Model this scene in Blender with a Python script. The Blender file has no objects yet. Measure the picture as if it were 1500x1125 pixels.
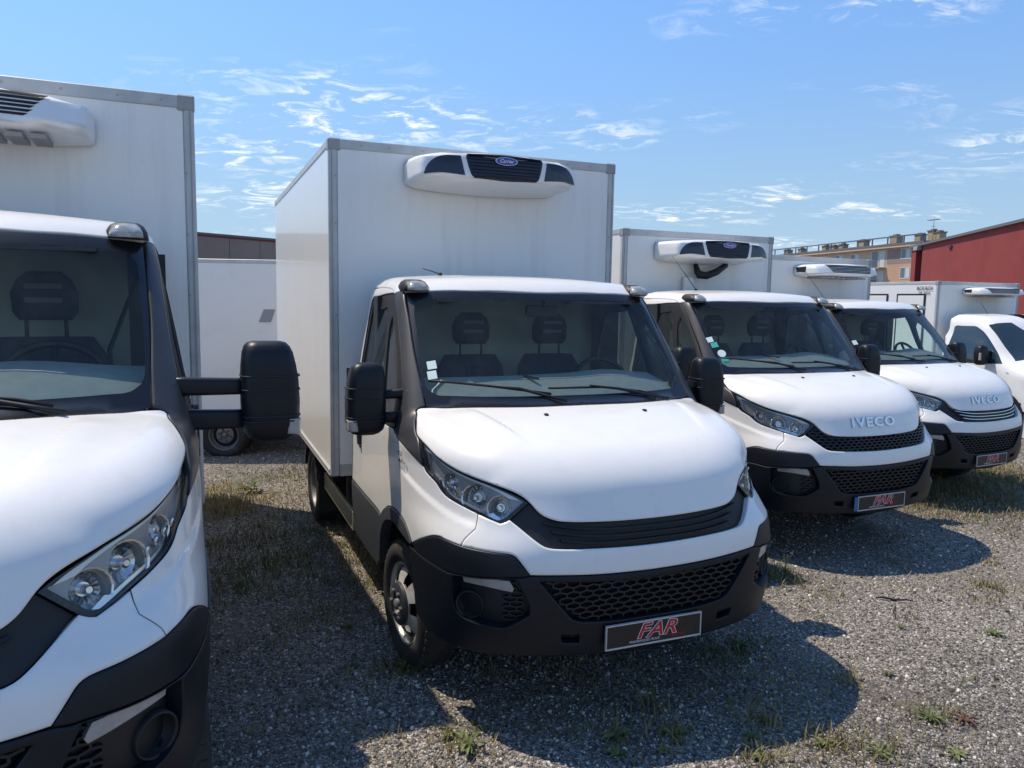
import bpy, math, random
import numpy as np
from mathutils import Vector, Matrix
from mathutils.geometry import delaunay_2d_cdt
random.seed(7); rng=np.random.default_rng(7)
SC=bpy.context.scene
COL=SC.collection
# ---------- camera ----------
CAM_H=2.05185; PITCH=0.108999; ROLL=0.016588
cam=bpy.data.cameras.new('camera'); camo=bpy.data.objects.new('camera',cam); COL.objects.link(camo)
cam.sensor_width=36; cam.lens=1124.36/1500*36; cam.clip_end=2000; cam.clip_start=.05
fw=Vector((0,math.cos(PITCH),-math.sin(PITCH))); up0=Vector((0,math.sin(PITCH),math.cos(PITCH))); rt0=Vector((1,0,0))
rt=rt0*math.cos(ROLL)+up0*math.sin(ROLL); up=-rt0*math.sin(ROLL)+up0*math.cos(ROLL)
camo.matrix_world=Matrix(((rt.x,up.x,-fw.x,0),(rt.y,up.y,-fw.y,0),(rt.z,up.z,-fw.z,CAM_H),(0,0,0,1)))
SC.camera=camo
# ---------- light ----------
SUN_V=Vector((.470,-.212,-1)).normalized()      # direction the sunlight travels
elev=math.asin(-SUN_V.z); az=math.atan2(-SUN_V.x,-SUN_V.y)  # azimuth of the sun, clockwise from +Y
W=bpy.data.worlds.new('World'); SC.world=W; W.use_nodes=True
nt=W.node_tree; nt.nodes.clear()
def N(nt,t,**k):
    n=nt.nodes.new(t)
    for a,v in k.items():
        if a.startswith('i_'):
            key=a[2:]; key=int(key) if key.isdigit() else key.replace('_',' ')
            n.inputs[key].default_value=v
        else: setattr(n,a,v)
    return n
def L(nt,a,ao,b,bi): nt.links.new(a.outputs[ao],b.inputs[bi])
sky=N(nt,'ShaderNodeTexSky',sky_type='NISHITA',sun_disc=False,sun_elevation=elev,sun_rotation=az,altitude=100,air_density=1.0,dust_density=.0,ozone_density=4.5)
tc=N(nt,'ShaderNodeTexCoord'); sep=N(nt,'ShaderNodeSeparateXYZ'); L(nt,tc,'Generated',sep,0)
zc=N(nt,'ShaderNodeMath',operation='MAXIMUM',i_1=.02); L(nt,sep,2,zc,0)
za=N(nt,'ShaderNodeMath',operation='ADD',i_1=.12); L(nt,zc,0,za,0)
dx=N(nt,'ShaderNodeMath',operation='DIVIDE'); L(nt,sep,0,dx,0); L(nt,za,0,dx,1)
dy=N(nt,'ShaderNodeMath',operation='DIVIDE'); L(nt,sep,1,dy,0); L(nt,za,0,dy,1)
cb=N(nt,'ShaderNodeCombineXYZ'); L(nt,dx,0,cb,0); L(nt,dy,0,cb,1)
mp=N(nt,'ShaderNodeMapping'); mp.inputs['Rotation'].default_value=(0,0,.3); mp.inputs['Scale'].default_value=(1,1.5,1); mp.inputs['Location'].default_value=(0,0,0); L(nt,cb,0,mp,0)
n1=N(nt,'ShaderNodeTexNoise',i_Scale=5.2,i_Detail=10,i_Roughness=.68,i_Distortion=.9); L(nt,mp,0,n1,0)
n2=N(nt,'ShaderNodeTexNoise',i_Scale=.62,i_Detail=3,i_Roughness=.5); L(nt,mp,0,n2,0)
r1=N(nt,'ShaderNodeMapRange',i_1=.50,i_2=.72,i_3=0,i_4=1); L(nt,n1,0,r1,0)
r2=N(nt,'ShaderNodeMapRange',i_1=.49,i_2=.60,i_3=0,i_4=1); L(nt,n2,0,r2,0)
mm=N(nt,'ShaderNodeMath',operation='MULTIPLY'); L(nt,r1,0,mm,0); L(nt,r2,0,mm,1)
el=N(nt,'ShaderNodeMapRange',i_1=.50,i_2=.30,i_3=.12,i_4=1); L(nt,sep,2,el,0)
mm2=N(nt,'ShaderNodeMath',operation='MULTIPLY'); L(nt,mm,0,mm2,0); L(nt,el,0,mm2,1)
hz=N(nt,'ShaderNodeMapRange',i_1=.0,i_2=.25,i_3=.0,i_4=.0); L(nt,sep,2,hz,0)
mx=N(nt,'ShaderNodeMath',operation='MAXIMUM'); L(nt,mm2,0,mx,0); L(nt,hz,0,mx,1)
mix=N(nt,'ShaderNodeMix',data_type='RGBA'); L(nt,mx,0,mix,0)
hs=N(nt,'ShaderNodeHueSaturation',i_Saturation=1.16,i_Value=1.0); L(nt,sky,0,hs,'Color'); lo=N(nt,'ShaderNodeMapRange',interpolation_type='SMOOTHSTEP',i_1=-.02,i_2=.42,i_3=.50,i_4=1.0); L(nt,sep,2,lo,0); vm=N(nt,'ShaderNodeVectorMath',operation='SCALE'); hm=N(nt,'ShaderNodeMix',data_type='RGBA',blend_type='MULTIPLY',i_0=1.0); L(nt,hs,0,hm,6); hm.inputs[7].default_value=(.90,.86,.90,1); L(nt,hm,2,vm,0); L(nt,lo,0,vm,'Scale'); mh=N(nt,'ShaderNodeMix',data_type='RGBA'); hf=N(nt,'ShaderNodeMapRange',interpolation_type='SMOOTHSTEP',i_1=.0,i_2=.30,i_3=.75,i_4=0); L(nt,sep,2,hf,0); L(nt,hf,0,mh,0); L(nt,vm,0,mh,6); mh.inputs[7].default_value=(1.25,2.15,3.5,1); L(nt,mh,2,mix,6)
mix.inputs[7].default_value=(4.9,5.2,5.5,1)
bg=N(nt,'ShaderNodeBackground',i_Strength=.132); L(nt,mix,2,bg,0)
wo=N(nt,'ShaderNodeOutputWorld'); L(nt,bg,0,wo,0)
sl=bpy.data.lights.new('sun','SUN'); sl.energy=2.25; sl.angle=math.radians(.5); sl.color=(1,.955,.885)
so=bpy.data.objects.new('sun',sl); COL.objects.link(so); so.rotation_euler=SUN_V.to_track_quat('-Z','Y').to_euler()
SC.view_settings.view_transform='Standard'; SC.view_settings.look='None'; SC.view_settings.exposure=1.02; SC.view_settings.gamma=1; SC.view_settings.use_curve_mapping=False
SC.view_settings.use_white_balance=True; SC.view_settings.white_balance_temperature=7500   # camera white balance: daylight shade
SC.cycles.max_bounces=8; SC.cycles.transparent_max_bounces=16; SC.cycles.caustics_reflective=False; SC.cycles.caustics_refractive=False

# ---------- cab surface ----------
def smax(a,b,k):
    h=np.maximum(k-np.abs(a-b),0)/k
    return np.maximum(a,b)+h*h*k*.25
def smin(a,b,k): return -smax(-a,-b,k)
def itp(z,zs,vs):
    # smooth (pchip-like) interpolation by cubic hermite w/ finite-difference tangents
    zs=np.array(zs,float);vs=np.array(vs,float)
    m=np.gradient(vs,zs)
    z=np.clip(z,zs[0],zs[-1]); i=np.clip(np.searchsorted(zs,z,side='right')-1,0,len(zs)-2)
    h=zs[i+1]-zs[i];t=(z-zs[i])/h
    return (2*t**3-3*t**2+1)*vs[i]+(t**3-2*t**2+t)*h*m[i]+(-2*t**3+3*t**2)*vs[i+1]+(t**3-t**2)*h*m[i+1]
def nose(z): return itp(z,[.2,.33,.45,.6,.72,.81,.92,1.02,1.12,1.22,1.32,1.5],[.27,.315,.345,.365,.366,.360,.342,.318,.290,.262,.215,.10])
def expo(z): return itp(z,[.3,.5,.8,.9,1.02,1.12,1.25,1.4],[3.5,3.8,3.9,3.8,3.1,2.9,2.85,2.95])
def wid(z): return itp(z,[.2,.4,.55,.75,1.0,1.2,1.35,1.5,1.8,2.1,2.3],[.96,.985,1.0,1.01,1.005,1.0,.99,.968,.918,.865,.83])
def sst(t): t=np.clip(t,0,1);return t*t*(3-2*t)
def hoodz(x,y):
    u=y+.55
    a=np.abs(x)
    xr=.625-.26*(y+.39);wy=sst((y+.50)/.12)*(1-sst((y+.16)/.22))
    rid=.008*wy*sst((a-xr+.015)/.03)*(1-sst((a-xr-.04)/.12))
    return 1.50-.10*u-.215*np.clip(u,0,2)**2-.070*(a/.88)**2.8+rid
def body(P):
    x,y,z=P[:,0],P[:,1],P[:,2];a=np.abs(x)
    w=wid(z);N=expo(z)
    yy=np.maximum(y+.75,0)
    q=((a/w)**N+(yy/(nose(z)+.75))**N)**(1/N)
    ff=(q-1)*w
    fh=(z-hoodz(x,y))*.95
    zl=itp(y,[-.8,-.468,-.186,-.024,.095,.3],[1.16,1.118,1.058,1.018,.998,.98])
    ff=ff+.009*sst((z-zl+.01)/.035)*sst((y+.62)/.15)*(1-sst((y-.06)/.08))*(1-sst((z-1.2)/.1))
    low=smax(ff,fh,.13)
    ws=(y-(-.50-.84*(z-1.49)-.17*(a/.886)**2.2))*.765
    rf=z-(2.215-.035*(a/.8)**2-.03*np.clip(y+1.6,0,1)/.5)
    up=smax(smax(ws,rf,.10),a-w,.12)
    f=smin(low,np.maximum(up,(1.32-z)*.9),.02)
    return np.maximum(f,-(y+1.95))
def body5(P):
    """the rounder van cab at the far right"""
    x,y,z=P[:,0],P[:,1],P[:,2];a=np.abs(x)
    w=itp(z,[.2,.5,.9,1.2,1.4,1.8,2.15,2.3],[.98,1.02,1.035,1.03,1.01,.94,.86,.8])
    no=itp(z,[.2,.45,.8,1.0,1.15,1.3,1.5],[.25,.40,.40,.34,.22,.05,-.3])
    yy=np.maximum(y+.75,0)
    ff=(((a/w)**3+(yy/(no+.75))**3)**(1/3)-1)*w
    fh=(z-(1.34-.30*(y+.35)-.12*(a/.95)**3))*.93
    low=smax(ff,fh,.16)
    ws=(y-(-.46-.80*(z-1.34)-.20*(a/.92)**2.2))*.77
    rf=z-(2.15-.04*(a/.8)**2-.05*np.clip(y+1.5,0,1)/.5)
    up=smax(smax(ws,rf,.18),a-w,.16)
    return np.maximum(smin(low,up,.12),-(y+1.95))

# outlines of the body panels, metres, truck frame (x across, y forward, z up)
OUT={
'hood':[(0.219,-0.405,1.479),(0.006,-0.374,1.476),(-0.163,-0.372,1.475),(-0.55,-0.457,1.47),(-0.794,-0.6,1.458),(-0.872,-0.635,1.455),(-0.886,-0.638,1.45),(-0.895,-0.633,1.44),(-0.91,-0.578,1.416),(-0.928,-0.51,1.394),(-0.949,-0.427,1.354),(-0.949,-0.399,1.345),(-0.935,-0.29,1.316),(-0.91,-0.184,1.278),(-0.855,-0.069,1.239),(-0.807,0.001,1.219),(-0.729,0.09,1.194),(-0.658,0.155,1.17),(-0.618,0.184,1.149),(-0.59,0.205,1.125),(-0.558,0.233,1.085),(-0.535,0.248,1.066),(-0.504,0.263,1.052),(-0.46,0.279,1.041),(-0.336,0.302,1.033),(-0.165,0.315,1.027)],
'headlight':[(-0.594,0.205,1.121),(-0.637,0.175,1.147),(-0.73,0.093,1.186),(-0.807,0.004,1.211),(-0.856,-0.067,1.231),(-0.911,-0.181,1.27),(-0.937,-0.283,1.309),(-0.951,-0.374,1.331),(-0.954,-0.364,1.323),(-0.958,-0.316,1.276),(-0.953,-0.293,1.22),(-0.945,-0.26,1.193),(-0.92,-0.171,1.156),(-0.908,-0.132,1.128),(-0.892,-0.089,1.104),(-0.857,-0.018,1.084),(-0.794,0.078,1.058),(-0.747,0.144,1.04),(-0.718,0.173,1.029),(-0.699,0.183,1.034),(-0.68,0.189,1.046)],
'grille':[(-0.165,0.316,1.024),(-0.336,0.303,1.029),(-0.46,0.28,1.037),(-0.505,0.264,1.048),(-0.535,0.249,1.062),(-0.56,0.233,1.081),(-0.592,0.207,1.119),(-0.677,0.191,1.046),(-0.646,0.222,1.018),(-0.61,0.258,0.986),(-0.573,0.289,0.955),(-0.547,0.303,0.939),(-0.51,0.314,0.931),(-0.35,0.336,0.919),(-0.119,0.344,0.909)],
'front_band':[(-0.119,0.345,0.905),(-0.351,0.337,0.916),(-0.511,0.315,0.927),(-0.549,0.304,0.936),(-0.575,0.289,0.952),(-0.613,0.258,0.984),(-0.648,0.223,1.016),(-0.679,0.191,1.043),(-0.7,0.184,1.031),(-0.718,0.175,1.025),(-0.748,0.146,1.036),(-0.793,0.084,1.052),(-0.815,0.114,0.993),(-0.868,0.101,0.939),(-0.88,0.103,0.916),(-0.773,0.217,0.911),(-0.704,0.261,0.907),(-0.681,0.276,0.897),(-0.664,0.289,0.876),(-0.623,0.313,0.818),(-0.49,0.342,0.811),(-0.357,0.356,0.802),(-0.22,0.361,0.795),(-0.024,0.362,0.79)],
'fender':[(-0.796,0.079,1.053),(-0.857,-0.016,1.08),(-0.893,-0.088,1.101),(-0.91,-0.135,1.124),(-0.922,-0.175,1.152),(-0.947,-0.264,1.19),(-0.954,-0.297,1.213),(-0.989,-0.516,1.269),(-0.994,-0.654,1.294),(-0.999,-0.641,1.212),(-1.002,-0.634,1.108),(-1.005,-0.678,1.003),(-1.008,-0.729,0.9),(-1.008,-0.666,0.905),(-1.008,-0.57,0.904),(-1.007,-0.463,0.894),(-1.006,-0.393,0.87),(-1.004,-0.338,0.836),(-1.003,-0.313,0.819),(-0.993,-0.217,0.864),(-0.967,-0.101,0.914),(-0.948,-0.045,0.927),(-0.924,0.017,0.924),(-0.882,0.099,0.917),(-0.87,0.098,0.94),(-0.817,0.111,0.994)],
'bumper_corner':[(-1.003,-0.313,0.813),(-0.993,-0.217,0.86),(-0.968,-0.1,0.91),(-0.948,-0.043,0.922),(-0.925,0.019,0.921),(-0.88,0.104,0.914),(-0.773,0.219,0.908),(-0.704,0.262,0.904),(-0.683,0.276,0.894),(-0.667,0.288,0.873),(-0.625,0.313,0.814),(-0.659,0.302,0.806),(-0.704,0.283,0.805),(-0.808,0.218,0.795),(-0.895,0.117,0.786),(-0.928,0.055,0.782),(-0.959,-0.03,0.788),(-0.985,-0.145,0.791),(-1,-0.265,0.796)],
'bumper':[(-0.024,0.362,0.785),(-0.22,0.361,0.79),(-0.357,0.356,0.797),(-0.49,0.343,0.806),(-0.623,0.314,0.811),(-0.659,0.303,0.803),(-0.704,0.284,0.802),(-0.808,0.218,0.792),(-0.895,0.117,0.783),(-0.928,0.055,0.778),(-0.96,-0.03,0.785),(-0.985,-0.144,0.788),(-1,-0.265,0.791),(-1.006,-0.351,0.791),(-1.005,-0.351,0.756),(-1.003,-0.321,0.698),(-0.997,-0.298,0.614),(-0.988,-0.302,0.51),(-0.98,-0.294,0.449),(-0.965,-0.195,0.424),(-0.938,-0.082,0.411),(-0.889,0.048,0.416),(-0.831,0.137,0.419),(-0.777,0.194,0.424),(-0.643,0.275,0.425),(-0.366,0.328,0.408),(0.007,0.329,0.382)],
'fog_pocket':[(-0.914,0.084,0.772),(-0.914,0.085,0.68),(-0.903,0.095,0.613),(-0.88,0.128,0.586),(-0.855,0.161,0.576),(-0.746,0.256,0.566),(-0.717,0.274,0.572),(-0.626,0.319,0.632),(-0.63,0.319,0.674),(-0.668,0.303,0.763),(-0.687,0.292,0.8),(-0.808,0.218,0.789),(-0.895,0.117,0.779)],
'daylight':[(-0.892,0.122,0.784),(-0.808,0.218,0.791),(-0.713,0.281,0.785),(-0.694,0.293,0.749),(-0.702,0.29,0.734),(-0.809,0.221,0.75),(-0.888,0.131,0.753)],
'lower_grille':[(-0.069,0.365,0.753),(-0.22,0.364,0.758),(-0.357,0.359,0.767),(-0.585,0.327,0.787),(-0.463,0.353,0.636),(-0.425,0.354,0.597),(-0.372,0.357,0.58),(-0.208,0.361,0.565),(-0.041,0.362,0.562)],
'pillar':[(-0.858,-1.277,2.079),(-0.823,-1.179,2.085),(-0.837,-1.018,1.913),(-0.847,-0.862,1.732),(-0.846,-0.743,1.596),(-0.848,-0.638,1.47),(-0.884,-0.64,1.453),(-0.897,-0.639,1.443),(-0.952,-0.436,1.353),(-0.952,-0.401,1.341),(-0.955,-0.372,1.325),(-0.959,-0.323,1.274),(-0.954,-0.299,1.219),(-0.989,-0.513,1.274),(-0.993,-0.656,1.297),(-0.996,-0.706,1.321),(-0.974,-0.711,1.398),(-0.947,-0.742,1.484),(-0.925,-0.831,1.608),(-0.905,-0.936,1.739),(-0.884,-1.1,1.918)],
'windshield':[(-0.061,-1.006,2.092),(-0.407,-1.041,2.096),(-0.57,-1.075,2.095),(-0.728,-1.117,2.089),(-0.819,-1.171,2.083),(-0.832,-1.014,1.913),(-0.842,-0.859,1.732),(-0.841,-0.741,1.596),(-0.843,-0.634,1.468),(-0.791,-0.607,1.463),(-0.542,-0.477,1.474),(-0.154,-0.391,1.478),(0.015,-0.392,1.479),(0.231,-0.424,1.482)],
'ws_clear':[(-0.073,-0.976,2.056),(-0.418,-1.01,2.058),(-0.718,-1.075,2.047),(-0.771,-1.083,2.034),(-0.799,-1.061,1.992),(-0.811,-0.955,1.863),(-0.822,-0.817,1.696),(-0.825,-0.722,1.582),(-0.814,-0.691,1.549),(-0.777,-0.657,1.525),(-0.707,-0.629,1.521),(-0.489,-0.569,1.517),(-0.175,-0.527,1.516)],
'tow_hole':[(-0.474,0.34,0.524),(-0.387,0.348,0.513),(-0.382,0.341,0.473),(-0.47,0.334,0.484)],
'arch_out':[(-1.003,-0.313,0.813),(-1.004,-0.338,0.833),(-1.006,-0.393,0.867),(-1.007,-0.462,0.89),(-1.008,-0.569,0.901),(-1.008,-0.666,0.901),(-1.008,-0.768,0.886),(-1.009,-0.855,0.861),(-1.01,-0.925,0.827),(-1.01,-0.982,0.786),(-1.01,-1.035,0.736),(-1.008,-1.063,0.679),(-1.001,-1.127,0.559),(-0.991,-1.182,0.454)],
'arch_in':[(-1.004,-0.329,0.805),(-1.009,-0.455,0.814),(-1.01,-0.561,0.823),(-1.01,-0.642,0.829),(-1.01,-0.726,0.819),(-1.01,-0.814,0.799),(-1.01,-0.888,0.77),(-1.009,-0.947,0.725),(-1.007,-0.997,0.667),(-1.003,-1.029,0.594),(-0.995,-1.067,0.492)],
'roof_edge':[(-0.058,-1.012,2.098),(-0.405,-1.048,2.103),(-0.568,-1.083,2.102),(-0.726,-1.125,2.096),(-0.821,-1.181,2.088),(-0.86,-1.288,2.079),(-0.856,-1.355,2.098),(-0.849,-1.443,2.114),(-0.851,-1.682,2.117)]}
# ---------- materials ----------
MATS={}
def mat(name,col=(.5,.5,.5),rough=.5,metal=0,coat=0,noise=None,bump=None,spec=.5,dirt=None,coat_rough=.03):
    """noise=(scale,amount) colour variation; bump=(scale,strength,dist); dirt=(colour,scale,lo,hi,amount)"""
    if name in MATS: return MATS[name]
    m=bpy.data.materials.new(name); m.use_nodes=True; t=m.node_tree; b=t.nodes['Principled BSDF']
    b.inputs['Base Color'].default_value=(*col,1); b.inputs['Roughness'].default_value=rough; b.inputs['Metallic'].default_value=metal
    b.inputs['Coat Weight'].default_value=coat; b.inputs['Coat Roughness'].default_value=coat_rough; b.inputs['Specular IOR Level'].default_value=spec
    c=N(t,'ShaderNodeTexCoord'); last=None
    if noise:
        n=N(t,'ShaderNodeTexNoise',i_Scale=noise[0],i_Detail=6,i_Roughness=.6); L(t,c,'Object',n,0)
        r=N(t,'ShaderNodeMapRange',i_1=.3,i_2=.7,i_3=1-noise[1],i_4=1+noise[1]); L(t,n,0,r,0)
        h=N(t,'ShaderNodeHueSaturation'); h.inputs['Color'].default_value=(*col,1); L(t,r,0,h,'Value'); last=(h,0)
    if dirt:
        n=N(t,'ShaderNodeTexNoise',i_Scale=dirt[1],i_Detail=8,i_Roughness=.7); L(t,c,'Object',n,0)
        r=N(t,'ShaderNodeMapRange',i_1=dirt[2],i_2=dirt[3],i_3=0,i_4=dirt[4]); L(t,n,0,r,0)
        x=N(t,'ShaderNodeMix',data_type='RGBA'); L(t,r,0,x,0); x.inputs[6].default_value=(*col,1); x.inputs[7].default_value=(*dirt[0],1)
        if last: L(t,last[0],last[1],x,6)
        last=(x,2)
    if last: L(t,last[0],last[1],b,'Base Color')
    if bump:
        n=N(t,'ShaderNodeTexNoise',i_Scale=bump[0],i_Detail=5); L(t,c,'Object',n,0)
        u=N(t,'ShaderNodeBump',i_Strength=bump[1],i_Distance=bump[2]); L(t,n,0,u,'Height'); L(t,u,0,b,'Normal')
    MATS[name]=m; return m
DUST=(.40,.36,.30)
WHITE=mat('white_paint',(.81,.795,.76),.32,coat=.6,noise=(3,.015),dirt=(DUST,9,.5,.85,.16),coat_rough=.05)
BOXW=mat('white_gelcoat',(.82,.805,.77),.30,coat=.35,noise=(1.2,.02),dirt=((.36,.33,.28),2.2,.52,.85,.16),coat_rough=.06)
def box_front_material():
    m=mat('white_gelcoat_dirty',(.68,.69,.695),.45,coat=.15,noise=(1.2,.02)); t=m.node_tree; b=t.nodes['Principled BSDF']
    c=N(t,'ShaderNodeTexCoord'); mp=N(t,'ShaderNodeMapping'); mp.inputs['Scale'].default_value=(9,1,.8); L(t,c,'Object',mp,0)
    n=N(t,'ShaderNodeTexNoise',i_Scale=1.3,i_Detail=7,i_Roughness=.65); L(t,mp,0,n,0)
    r=N(t,'ShaderNodeMapRange',i_1=.50,i_2=.85,i_3=0,i_4=.30); L(t,n,0,r,0)
    v=N(t,'ShaderNodeTexVoronoi',i_Scale=5.5,i_Randomness=1); L(t,c,'Object',v,0)
    d=N(t,'ShaderNodeMapRange',i_1=.035,i_2=.09,i_3=.35,i_4=0); L(t,v,0,d,0)
    n3=N(t,'ShaderNodeTexNoise',i_Scale=2.5,i_Detail=2); L(t,c,'Object',n3,0)
    g=N(t,'ShaderNodeMapRange',i_1=.5,i_2=.6,i_3=0,i_4=1); L(t,n3,0,g,0)
    q=N(t,'ShaderNodeMath',operation='MULTIPLY'); L(t,d,0,q,0); L(t,g,0,q,1)
    a=N(t,'ShaderNodeMath',operation='MAXIMUM'); L(t,r,0,a,0); L(t,q,0,a,1)
    x=N(t,'ShaderNodeMix',data_type='RGBA'); L(t,a,0,x,0); x.inputs[6].default_value=(.86,.84,.79,1); x.inputs[7].default_value=(.42,.38,.31,1); L(t,x,2,b,'Base Color')
    return m
BOXF=box_front_material()
ALU=mat('aluminium_trim',(.52,.52,.505),.42,metal=.12,noise=(8,.08),dirt=((.2,.18,.15),5,.5,.8,.35))
ALUD=mat('aluminium_corner_cap',(.34,.34,.33),.5,noise=(8,.1))
BLK=mat('black_bumper_plastic',(.008,.0105,.015),.42,spec=.3,noise=(20,.15),dirt=((.06,.06,.06),6,.6,.9,.15),bump=(900,.12,.0006))
BLKG=mat('black_gloss_plastic',(.009,.010,.012),.25,coat=.15)
BLKM=mat('black_matt_plastic',(.009,.010,.012),.55,bump=(600,.15,.0006))
PIL=mat('faded_pillar_plastic',(.042,.041,.044),.36,noise=(6,.15),dirt=((.15,.135,.13),160,.55,.75,.35),bump=(500,.2,.0006))
TRIM=mat('grey_wing_plastic',(.046,.051,.060),.45,noise=(9,.12),dirt=((.16,.15,.13),4,.5,.85,.25))
RUB=mat('tyre_rubber',(.022,.021,.02),.75,noise=(12,.25),dirt=((.16,.14,.11),7,.45,.8,.35),bump=(160,.3,.002))
STEEL=mat('silver_steel_rim',(.58,.56,.52),.36,metal=.35,noise=(9,.12),dirt=((.17,.11,.07),10,.5,.72,.6))
STEELG=mat('grey_steel_rim',(.20,.20,.20),.5,metal=.3,noise=(9,.12),dirt=((.16,.12,.08),8,.4,.8,.5))
HUB=mat('hub_grey_plastic',(.03,.033,.04),.45,dirt=((.2,.18,.15),12,.5,.8,.3))
CHR=mat('chrome',(.70,.70,.71),.12,metal=1)
CHRD=mat('lamp_reflector',(.70,.70,.70),.20,metal=1)
LAMPH=mat('lamp_housing',(.42,.42,.41),.3,metal=.1)
DARK=mat('dark_void',(.006,.006,.007),.8)
CHAS=mat('chassis_black',(.02,.02,.02),.65,dirt=((.14,.12,.09),6,.45,.75,.5))
GUARD=mat('side_guard_alu',(.33,.30,.22),.5,metal=.25,noise=(6,.1),dirt=((.2,.17,.1),4,.45,.75,.4))
SEAT=mat('seat_fabric',(.028,.032,.042),.9,noise=(30,.3),bump=(300,.3,.001))
SEATL=mat('seat_fabric_grey',(.12,.125,.13),.9)
DASH=mat('dashboard_plastic',(.44,.46,.44),.6,noise=(20,.1),bump=(400,.2,.0006))
DASHD=mat('dashboard_dark',(.03,.032,.035),.55)
LINER=mat('cab_lining_grey',(.40,.42,.39),.8)
REDP=mat('red_print',(.50,.012,.025),.4)
WHP=mat('white_print',(.7,.7,.7),.4)
BLKP=mat('black_print',(.012,.012,.014),.35)
BLUEP=mat('blue_print',(.02,.03,.32),.3,coat=.5)
EUB=mat('blue_plate_band',(.01,.12,.35),.4)
TEAL=mat('teal_sticker',(.05,.42,.36),.5)
PAPER=mat('white_sticker',(.62,.75,.72),.6)
AMB=mat('amber_lens',(.75,.33,.12),.2,coat=1)
UNITW=mat('unit_shell_white',(.80,.80,.78),.38,coat=.25,noise=(3,.02),dirt=((.45,.42,.35),5,.5,.85,.18))
UNITG=mat('unit_grille_navy',(.008,.012,.028),.32)
UNITB=mat('unit_smoked_panel',(.012,.013,.02),.18,coat=.6)
SLOT=mat('unit_slot_grey',(.30,.30,.31),.5)
FROST=mat('frosted_lens',(.36,.33,.31),.22,coat=1,noise=(14,.18))
SILV=mat('silver_lamp_trim',(.75,.75,.74),.25,metal=.2)
FASC=mat('lamp_fascia_grey',(.34,.34,.335),.28,metal=.35)
MARK=mat('marker_lens',(.34,.34,.33),.18,coat=1,noise=(40,.4))
def glass(name,tint,refl_rough,dust,spec_ior=.33,gain=.80):
    m=bpy.data.materials.new(name); m.use_nodes=True; t=m.node_tree; t.nodes.clear()
    tr=N(t,'ShaderNodeBsdfTransparent'); tr.inputs[0].default_value=(*tint,1)
    gl=N(t,'ShaderNodeBsdfGlossy',i_Roughness=refl_rough); gl.inputs[0].default_value=(1,1,1,1)
    lw=N(t,'ShaderNodeLayerWeight',i_Blend=spec_ior)
    ad=N(t,'ShaderNodeMath',operation='MULTIPLY_ADD',i_1=gain,i_2=.0); L(t,lw,0,ad,0)
    mx=N(t,'ShaderNodeMixShader'); L(t,ad,0,mx,0); L(t,tr,0,mx,1); L(t,gl,0,mx,2)
    df=N(t,'ShaderNodeBsdfDiffuse'); df.inputs[0].default_value=(.55,.55,.5,1)
    c=N(t,'ShaderNodeTexCoord'); mp=N(t,'ShaderNodeMapping'); mp.inputs['Scale'].default_value=(1,1,.35); mp.inputs['Rotation'].default_value=(0,.5,0); L(t,c,'Object',mp,0)
    n=N(t,'ShaderNodeTexNoise',i_Scale=7,i_Detail=7,i_Roughness=.65,i_Distortion=.6); L(t,mp,0,n,0)
    r=N(t,'ShaderNodeMapRange',i_1=.42,i_2=.8,i_3=dust*.35,i_4=dust); L(t,n,0,r,0)
    m2=N(t,'ShaderNodeMixShader'); L(t,r,0,m2,0); L(t,mx,0,m2,1); L(t,df,0,m2,2)
    o=N(t,'ShaderNodeOutputMaterial'); L(t,m2,0,o,0); return m
GLASS=glass('windscreen_glass',(.90,1.0,.95),.012,.032,.28)
GLASSS=glass('side_window_glass',(.78,.93,.87),.015,.03)
LENS=glass('headlight_lens',(.97,.97,.96),.02,.02,.22,.40)
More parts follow.
